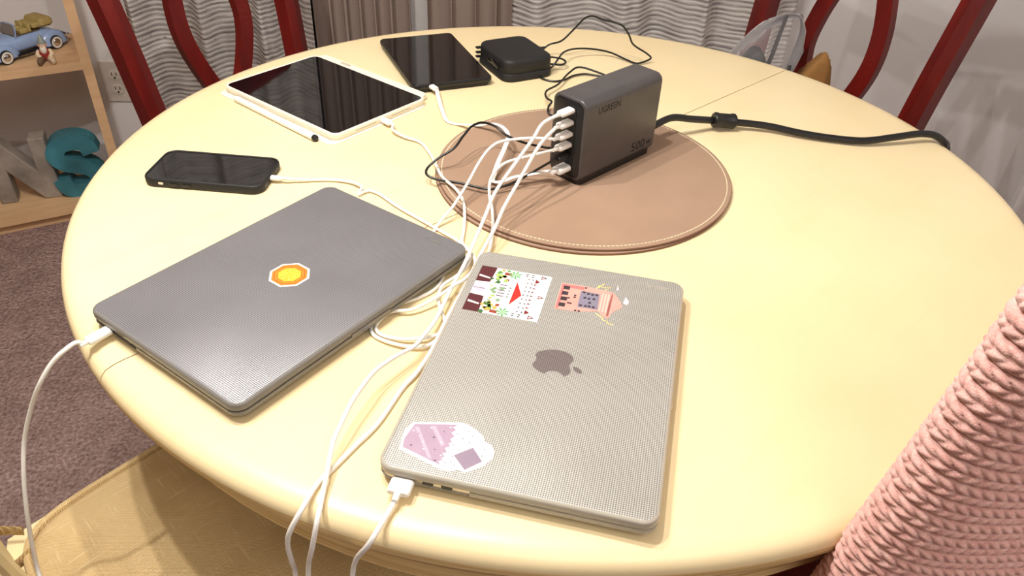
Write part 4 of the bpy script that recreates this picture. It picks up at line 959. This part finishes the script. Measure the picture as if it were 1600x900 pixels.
# fruit logo
def spl(pts, sub=4):
    C = catmull([(x, y, 0) for x, y in pts], sub); return [(p.x, p.y) for p in C]
body = spl([(0.0, 0.62), (0.33, 0.75), (0.60, 0.72), (0.80, 0.54)]) + spl([(0.72, 0.44), (0.585, 0.22), (0.57, -0.02), (0.67, -0.25), (0.86, -0.38)]) + spl([(0.80, -0.58), (0.62, -0.88), (0.45, -1.02), (0.28, -1.02), (0.08, -0.94), (-0.10, -0.94), (-0.30, -1.03), (-0.48, -1.0), (-0.68, -0.78), (-0.86, -0.38), (-0.92, 0.0), (-0.86, 0.38), (-0.64, 0.68), (-0.36, 0.75), (-0.12, 0.66)])
leaf = spl([(0.03, 0.80), (0.05, 1.02), (0.20, 1.22), (0.42, 1.30)]) + spl([(0.42, 1.28), (0.40, 1.08), (0.26, 0.88), (0.03, 0.80)])[:-1]
lg = lambda P: [(0.0012 + 0.0192 * (v + 0.12) , -0.0022 - 0.0192 * u) for u, v in P]
MT['logo_dots'] = mat_lid('dotted_shell_over_logo', (84, 76, 76), (132, 122, 120), 0.0026, 0.4, 0.1)
m = MB(); m.slab(lg(body), zR - 0.0001, zR + 0.00006); m.slab(lg(leaf), zR - 0.0001, zR + 0.00006); m.build('lid_logo', MT['logo_dots'], lapR, smooth=False)
# building picture sticker
X0, X1, Y0, Y1 = -0.0985, -0.0245, 0.1250, 0.0490
uv = lambda u, v: (X0 + (X1 - X0) * v, Y0 + (Y1 - Y0) * u)
sb = sticker(lapR, [uv(0, 0), uv(1, 0), uv(1, 1), uv(0, 1)], zR, flat('sticker_white', (244, 242, 238)), 'square sticker of a white hotel with red roofs and palms')
pr = Print(zR + 0.00025); Pq = lambda pts, n, c, l=1: pr.poly([uv(*p) for p in pts], n, c, l)
box_ = lambda u, v, w, h: [(u - w / 2, v - h / 2), (u + w / 2, v - h / 2), (u + w / 2, v + h / 2), (u - w / 2, v + h / 2)]
Pq([(0.02, 0.86), (0.28, 0.84), (0.30, 0.98), (0.02, 0.98)], 'sky', (190, 226, 240)); Pq([(0.62, 0.82), (0.96, 0.84), (0.98, 0.98), (0.66, 0.98)], 'sky', (190, 226, 240))
Pq([(0, 0), (0.36, 0), (0.34, 0.20), (0, 0.22)], 'maroon', (84, 34, 40)); Pq([(0.64, 0), (1, 0), (1, 0.22), (0.66, 0.20)], 'maroon', (84, 34, 40))
Pq([(0.40, 0), (0.60, 0), (0.58, 0.18), (0.42, 0.18)], 'lilac_path', (204, 190, 206)); Pq(box_(0.5, 0.09, 0.012, 0.16), 'grey_ink', (110, 100, 110), 2)
for u0 in (0.22, 0.80): Pq([(u0 - 0.02, 0.02), (u0 + 0.02, 0.02), (u0 + 0.05, 0.18), (u0 + 0.02, 0.18)], 'white_ink', (240, 236, 232), 2)
for k in range(46):
    s_ = random.choice((0, 1)); u = random.gauss(0.20, 0.09) if s_ == 0 else random.gauss(0.82, 0.09); v = random.gauss(0.29, 0.045)
    u = min(max(u, 0.03), 0.97); n_, c_ = random.choice([('leaf_green', (92, 148, 70)), ('dark_leaf', (60, 104, 56)), ('pale_leaf', (160, 186, 100)), ('ochre_leaf', (190, 164, 84))])
    x, y = uv(u, v); pr.disc(x, y, random.uniform(0.0014, 0.0030), n_, c_, 2 + k % 4, 7, 0.3)
for u, v in ((0.46, 0.30), (0.54, 0.31), (0.50, 0.27), (0.44, 0.40), (0.70, 0.40)):
    x, y = uv(u, v); pr.disc(x, y, 0.0024, 'sage', (128, 158, 116), 3, 8, 0.2)
for (u, v) in ((0.10, 0.50), (0.92, 0.52)):
    for k in range(7):
        a = R(360 / 7 * k + 10); Pq([(u, v), (u + 0.06 * math.cos(a - 0.25), v + 0.06 * math.sin(a - 0.25)), (u + 0.105 * math.cos(a), v + 0.105 * math.sin(a)), (u + 0.06 * math.cos(a + 0.25), v + 0.06 * math.sin(a + 0.25))], 'palm_green', (84, 168, 84), 3 + k % 3)
for u, v, w, h in ((0.10, 0.40, 0.06, 0.10), (0.94, 0.40, 0.06, 0.10), (0.24, 0.42, 0.05, 0.05), (0.80, 0.42, 0.05, 0.05)): Pq(box_(u, v, w, h), 'brick_red', (148, 62, 48), 2)
for u in (0.36, 0.42, 0.48, 0.54, 0.60): Pq(box_(u, 0.40, 0.022, 0.10), 'grey_ink', (110, 100, 110), 2)
for u in (0.40, 0.47, 0.54, 0.60): Pq(box_(u, 0.50, 0.02, 0.025), 'ink', (58, 50, 54), 2)
Pq([(0.24, 0.56), (0.76, 0.56), (0.52, 0.68)], 'roof_red', (206, 44, 36), 3)
for r_, v in enumerate((0.70, 0.76)):
    for k in range(9):
        u = 0.14 + k * 0.09
        Pq(box_(u, v, 0.030, 0.022), 'grey_ink', (110, 100, 110), 2)
for k in range(9): Pq([(0.16 + k * 0.085 - 0.022, 0.795), (0.16 + k * 0.085 + 0.022, 0.795), (0.16 + k * 0.085, 0.835)], 'dark_red', (126, 34, 36), 3)
Pq([(0.12, 0.80), (0.22, 0.80), (0.17, 0.86)], 'dark_red', (126, 34, 36), 4); Pq([(0.80, 0.80), (0.90, 0.80), (0.85, 0.86)], 'dark_red', (126, 34, 36), 4)
for u, v in ((0.06, 0.86), (0.50, 0.90), (0.94, 0.86)):
    Pq([(u - 0.04, v), (u + 0.04, v), (u, v + 0.085)], 'dark_red', (126, 34, 36), 3); Pq([(u - 0.018, v + 0.012), (u + 0.018, v + 0.012), (u, v + 0.05)], 'white_ink', (240, 236, 232), 4)
for u in (0.04, 0.08, 0.92, 0.96):
    for v in (0.66, 0.74): Pq(box_(u, v, 0.02, 0.035), 'ink', (58, 50, 54), 2)
pr.build(sb)
# pink building sticker
sp = sticker(lapR, PINK_OUT, zR, flat('sticker_pink', (232, 158, 146)), 'pink building sticker with dark windows and yellow bolts')
pr = Print(zR + 0.00025)
pr.poly([(-0.0125, 0.1165), (0.010, 0.1175), (0.010, 0.112), (-0.0125, 0.112)], 'rose', (206, 120, 116)); pr.poly([(-0.0122, 0.112), (-0.0095, 0.112), (-0.0095, 0.076), (-0.0122, 0.0755)], 'rose', (206, 120, 116))
pr.poly(PINK_PANEL, 'slate_panel', (134, 128, 146), 1)
for x, y in PINK_COLS: pr.poly([(x - 0.0032, y - 0.0030), (x + 0.0032, y - 0.0030), (x + 0.0032, y + 0.0030), (x - 0.0032, y + 0.0030)], 'ink', (58, 50, 54), 3)
for k, (x, y) in enumerate(PINK_WIN):
    q = 0.0014 if k < 12 else 0.0011; pr.poly([(x - q, y - q), (x + q, y - q), (x + q, y + q), (x - q, y + q)], 'ink', (58, 50, 54), 3)
pr.poly(PINK_CAP, 'rust', (150, 84, 80), 2)
for k in range(3): pr.poly([(0.029 + 0.003 * k, 0.112), (0.0305 + 0.003 * k, 0.112), (0.0305 + 0.003 * k, 0.082), (0.029 + 0.003 * k, 0.082)], 'pale_pink', (244, 190, 176), 2)
pr.build(sp)
for nm, pp, cc_ in (('sticker', PINK_TIP, (222, 206, 216)), ('sticker', PINK_TIP2, (226, 216, 222))):
    m = MB(); m.slab(pp, zR, zR + 0.0002); m.build('sticker_tip', flat('sticker_lilac_tip', cc_), lapR, smooth=False)
for bl in BOLTS:
    m = MB(); m.tube([(x, y, zR + 0.0001) for x, y in bl], 0.00055, 6, 1, flat=(0.00055, 0.00015)); m.build('bolt_print', flat('print_bolt', (246, 222, 130)), lapR, smooth=False)
# jar sticker
sj = sticker(lapR, JAR_OUT, zR, flat('sticker_white', (244, 242, 238)), 'white bordered lilac drink sticker near the corner')
pr = Print(zR + 0.00025)
pr.poly(JAR_LILAC, 'lilac', (168, 144, 164), 1)
ins = [(-0.093, -0.108), (-0.088, -0.107), (-0.069, -0.134), (-0.072, -0.136), (-0.076, -0.1345)]
pr.poly([(-0.0915, -0.1085), (-0.0885, -0.1075), (-0.0680, -0.1370), (-0.0715, -0.1362)], 'pale_lilac', (190, 168, 186), 2); pr.poly([(-0.079, -0.1045), (-0.0755, -0.1035), (-0.0630, -0.1200), (-0.0650, -0.1225)], 'pale_lilac', (190, 168, 186), 2)
for x, y in JAR_PUFF:
    pr.disc(x, y, 0.0058, 'puff_edge', (226, 216, 224), 1, 20); pr.disc(x, y, 0.0052, 'sticker_white2', (246, 243, 243), 2, 20)
pr.poly(JAR_SQ, 'mauve_square', (146, 128, 146), 3)
for k, (x, y) in enumerate(JAR_DOTS):
    r_ = 0.0005
    if k in (1, 3, 5):
        pr.poly([(x + (0.0016 if i % 2 == 0 else 0.0004) * math.cos(R(45 * i)), y + (0.0016 if i % 2 == 0 else 0.0004) * math.sin(R(45 * i))) for i in range(8)], 'plum_ink', (70, 46, 66), 4)
    else: pr.disc(x, y, r_, 'plum_ink', (70, 46, 66), 4, 8)
for x, y in JAR_WDOTS: pr.disc(x, y, 0.0007, 'white_ink', (240, 236, 232), 4, 8)
pr.build(sj)
for lp, z, x, y in ((lapL, zL, 0.070, 0.138), (lapR, zR, 0.0820, 0.1380)):
    me = text_mesh('incase', 0.0095, 0.00012); link('embossed_lettering', me, MT['shell_edgeL'] if lp is lapL else MT['shell_edgeR'], lp, (x, y, z + 0.00005))

# ================================================================== phone
ph = thing('phone', 'black smartphone in a black case lying screen up by the table edge', 'phone', PH[0], PH[1])
m = MB(); m.rr(0.150, 0.0785, 0.0145, [(0.0025, 0), (0.0006, 0.0012), (0, 0.004), (0, 0.0100), (0.0008, 0.0115), (0.0022, 0.0118), (0.0030, 0.0108)], n=8, cap=(True, False)); cs_ = m.build('case', MT['blacksoft'], ph, ang=60)
m = MB(); m.rr(0.1445, 0.073, 0.0120, [(0, 0.0080), (0, 0.0106)], n=8); m.build('screen', MT['screen'], ph)
m = MB(); m.rr(0.0065, 0.0032, 0.0015, [(0, 0), (0, 0.0006)], c=(-0.0500, -0.0390, 0.0065), axes=(Vector((1, 0, 0)), Vector((0, 0, 1)), Vector((0, -1, 0)))); m.build('mute_switch', MT['chrome'], ph)
for x in (-0.034, -0.018):
    m = MB(); m.rr(0.011, 0.0040, 0.0015, [(0, 0), (0, 0.0009), (0.0006, 0.0013)], c=(x, -0.0390, 0.0062), axes=(Vector((1, 0, 0)), Vector((0, 0, 1)), Vector((0, -1, 0)))); m.build('volume_button', MT['black'], ph)
for y, w in ((-0.022, 0.010), (0.016, 0.010)):
    m = MB(); m.rr(w, 0.0042, 0.0018, [(0, 0), (0, 0.0006)], c=(0.0746, y, 0.0062), axes=(Vector((0, 1, 0)), Vector((0, 0, 1)), Vector((1, 0, 0)))); m.build('speaker_slot', MT['black'], ph)

# ================================================================== white-cased tablet, stylus
ip = thing('tablet', 'large tablet in a cream case with its dark screen up', 'tablet', IP[0], IP[1])
m = MB(); m.rr(0.262, 0.188, 0.014, [(0, 0), (0, 0.0014), (0.0006, 0.0018)], c=(0.001, -0.006, 0), n=6); m.build('folio_cover', MT['case'], ip)
m = MB(); m.rr(0.257, 0.180, 0.0135, [(0.0012, 0.0018), (0, 0.0030), (0, 0.0105), (0.0008, 0.0117), (0.0024, 0.0120), (0.0042, 0.0112)], n=8, cap=(True, False)); m.build('case', MT['case'], ip, ang=60)
m = MB(); m.rr(0.2488, 0.172, 0.0098, [(0, 0.0090), (0, 0.0112)], n=8); m.build('screen', MT['screen'], ip)
m = MB(); m.rr(0.236, 0.016, 0.006, [(0, 0.0018), (0, 0.0085), (0.002, 0.0100)], c=(-0.004, 0.0965, 0), n=5); pg = m.build('pencil_rail', MT['case'], ip)
m = MB(); m.rr(0.022, 0.006, 0.0028, [(0, 0.0100), (0, 0.0106)], c=(-0.062, 0.0965, 0), n=5); m.build('rail_notch', flat('warm_grey_rubber', (190, 182, 166)), pg)
for y in (-0.034, 0.034):
    m = MB(); m.rr(0.038, 0.0014, 0.0006, [(0, 0), (0, 0.0005)], c=(0.1284, y, 0.0070), axes=(Vector((0, 1, 0)), Vector((0, 0, 1)), Vector((1, 0, 0)))); m.build('speaker_slot', flat('warm_grey_rubber', (190, 182, 166)), ip)
sa, sb_ = Vector((-0.424, 1.095, TOP + 0.0070)), Vector((-0.276, 0.974, TOP + 0.0070))
sy = thing('stylus', 'white stylus lying along the cream-cased tablet', 'stylus', (sa + sb_) / 2, math.atan2(sb_.y - sa.y, sb_.x - sa.x))
XA = (Vector((0, 1, 0)), Vector((0, 0, 1)), Vector((1, 0, 0)))
m = MB(); m.rr(0.0092, 0.0092, 0.0044, [(0.003, -0.098), (0.001, -0.094), (0, -0.088), (0, 0.090), (0.0006, 0.0915)], axes=XA, n=5, c=(0, 0, -0.0023)); m.build('barrel', MT['white'], sy)
m = MB(); m.rr(0.0088, 0.0088, 0.0042, [(0, 0.0910), (0, 0.0955), (0.0028, 0.0975)], axes=XA, n=5, c=(0, 0, -0.0023)); m.build('end_cap', MT['black'], sy)

# ================================================================== black tablet
bt = thing('tablet', 'small black tablet at the far side of the table', 'tablet', TB[0], TB[1])
m = MB(); m.rr(0.122, 0.205, 0.008, [(0.002, 0), (0, 0.002), (0, 0.0055)], n=5, c=(0, -0.004, 0)); m.build('back_stand', MT['blacksoft'], bt)
m = MB(); m.rr(0.131, 0.217, 0.009, [(0.003, 0.0050), (0.0005, 0.0065), (0, 0.0090), (0, 0.0130), (0.001, 0.0142)], n=6, cap=(True, True)); m.build('body', MT['black'], bt, ang=50)
m = MB(); m.rr(0.1285, 0.2145, 0.008, [(0, 0.0140), (0.0003, 0.0146)], n=6); m.build('screen', MT['screen'], bt)

# ================================================================== adapter brick
pbk = thing('power_adapter', 'chunky black travel adapter brick with folded prongs', 'adapter', PB[0], PB[1])
m = MB(); m.rr(0.091, 0.111, 0.018, [(0.003, 0), (0, 0.002), (0, 0.0115), (0.0012, 0.0130)], n=7); m.build('lower_body', MT['blacksoft'], pbk, ang=50)
m = MB(); m.rr(0.089, 0.109, 0.018, [(0.0015, 0.0125), (0, 0.0145), (0, 0.0290), (0.0014, 0.0330), (0.0050, 0.0352), (0.010, 0.0356)], n=7); m.build('upper_body', MT['blacksoft'], pbk, ang=50)
LX = (Vector((0, 1, 0)), Vector((0, 0, 1)), Vector((-1, 0, 0)))
m = MB(); m.rr(0.040, 0.013, 0.002, [(0, 0.0440), (0, 0.0462), (0.001, 0.0468)], c=(0, -0.012, 0.0225), axes=LX); m.build('port_panel', MT['charger_face'], pbk)
m = MB(); m.rr(0.012, 0.006, 0.001, [(0, 0.0465), (0, 0.0471)], c=(0, 0.000, 0.0225), axes=LX); m.build('port', MT['chrome'], pbk)
for z in (0.012, 0.019, 0.027):
    m = MB(); m.box((-0.0465, 0.044, z), (0.008, 0.0075, 0.0022)); m.build('prong', MT['black'], pbk, smooth=False)
iv = pbk.matrix_basis.inverted() if False else Matrix.LocRotScale(PB[0], Matrix.Rotation(PB[1], 3, 'Z').to_quaternion(), None).inverted()
m = MB(); m.tube([iv @ Vector(p) for p in CAB['STRAP']], 0.0016, 8, 6); m.build('strap', MT['blackcable'], pbk)

# ================================================================== things on the far chair
def crumple(name, c, rad, mat, label, cat, seed, peak=None, nu=40, nv=28):
    rnd = random.Random(seed); dirs = [(Vector((rnd.gauss(0, 1), rnd.gauss(0, 1), rnd.gauss(0, 1))).normalized(), rnd.uniform(0.72, 1.0)) for _ in range(26)]
    P = np.zeros((nv, nu, 3))
    for j in range(nv):
        th = math.pi * (j + 0.02) / (nv - 0.96)
        for i in range(nu):
            a = 2 * math.pi * i / nu; d = Vector((math.sin(th) * math.cos(a), math.sin(th) * math.sin(a), math.cos(th)))
            r = min(k / max(d.dot(n), 0.05) for n, k in dirs); r = min(r, 1.25)
            q = Vector((d.x * rad[0], d.y * rad[1], d.z * rad[2])) * r
            if peak:
                w = max(0.0, d.dot(peak[0])) ** peak[2]; q += peak[1] * w
            P[j, i] = q
    P[:, :, 2] = np.maximum(P[:, :, 2], -rad[2] * 0.9)
    o = link(name, gridmesh(name, P[::-1], closed_u=True, smooth=False), mat, loc=c)
    return tag(o, label, cat)
SEAT = 0.4625
bg = thing('plastic_bag', 'clear plastic bag with dark seams on the chair behind the table', 'bag', (0.424, 1.475, SEAT), 0)
def film():
    o = crumple('film', (0, 0, 0.145), (0.095, 0.080, 0.160), MT['film'], '', '', 21, (Vector((0.45, 0.25, 0.86)).normalized(), Vector((0.05, 0.04, 0.03)), 6))
    del o['label'], o['category']; o.parent = bg
film()
m = MB(); m.tube([(0.078, 0.06, 0.318), (0.060, 0.02, 0.292), (0.036, -0.03, 0.255), (0.005, -0.07, 0.215)], 0.004, 8, 5); m.build('dark_seam', MT['black'], bg)
m = MB(); m.tube([(-0.06, -0.072, 0.20), (0.01, -0.078, 0.18), (0.065, -0.05, 0.18), (0.088, 0.0, 0.20), (0.094, 0.02, 0.235)], 0.004, 8, 5); m.build('zip_edge', MT['black'], bg)
crumple('dark_pouch', (0.425, 1.460, SEAT + 0.1400), (0.066, 0.048, 0.155), MT['black'], 'dark pouch inside the clear plastic bag', 'pouch', 5)
crumple('pink_cloth', (0.372, 1.500, SEAT + 0.140), (0.032, 0.035, 0.155), flat('dusty_rose_cloth', (176, 104, 100), 0.9), 'rolled pink cloth inside the clear plastic bag', 'cloth', 9)
crumple('brown_paper_bag', (0.563, 1.480, SEAT + 0.1375), (0.048, 0.042, 0.152), mat_wood('brown_kraft_suede', (122, 84, 40), (158, 114, 62), 0.8, (20, 20, 20)), 'crumpled brown bag on the chair beside the clear bag', 'bag', 14)
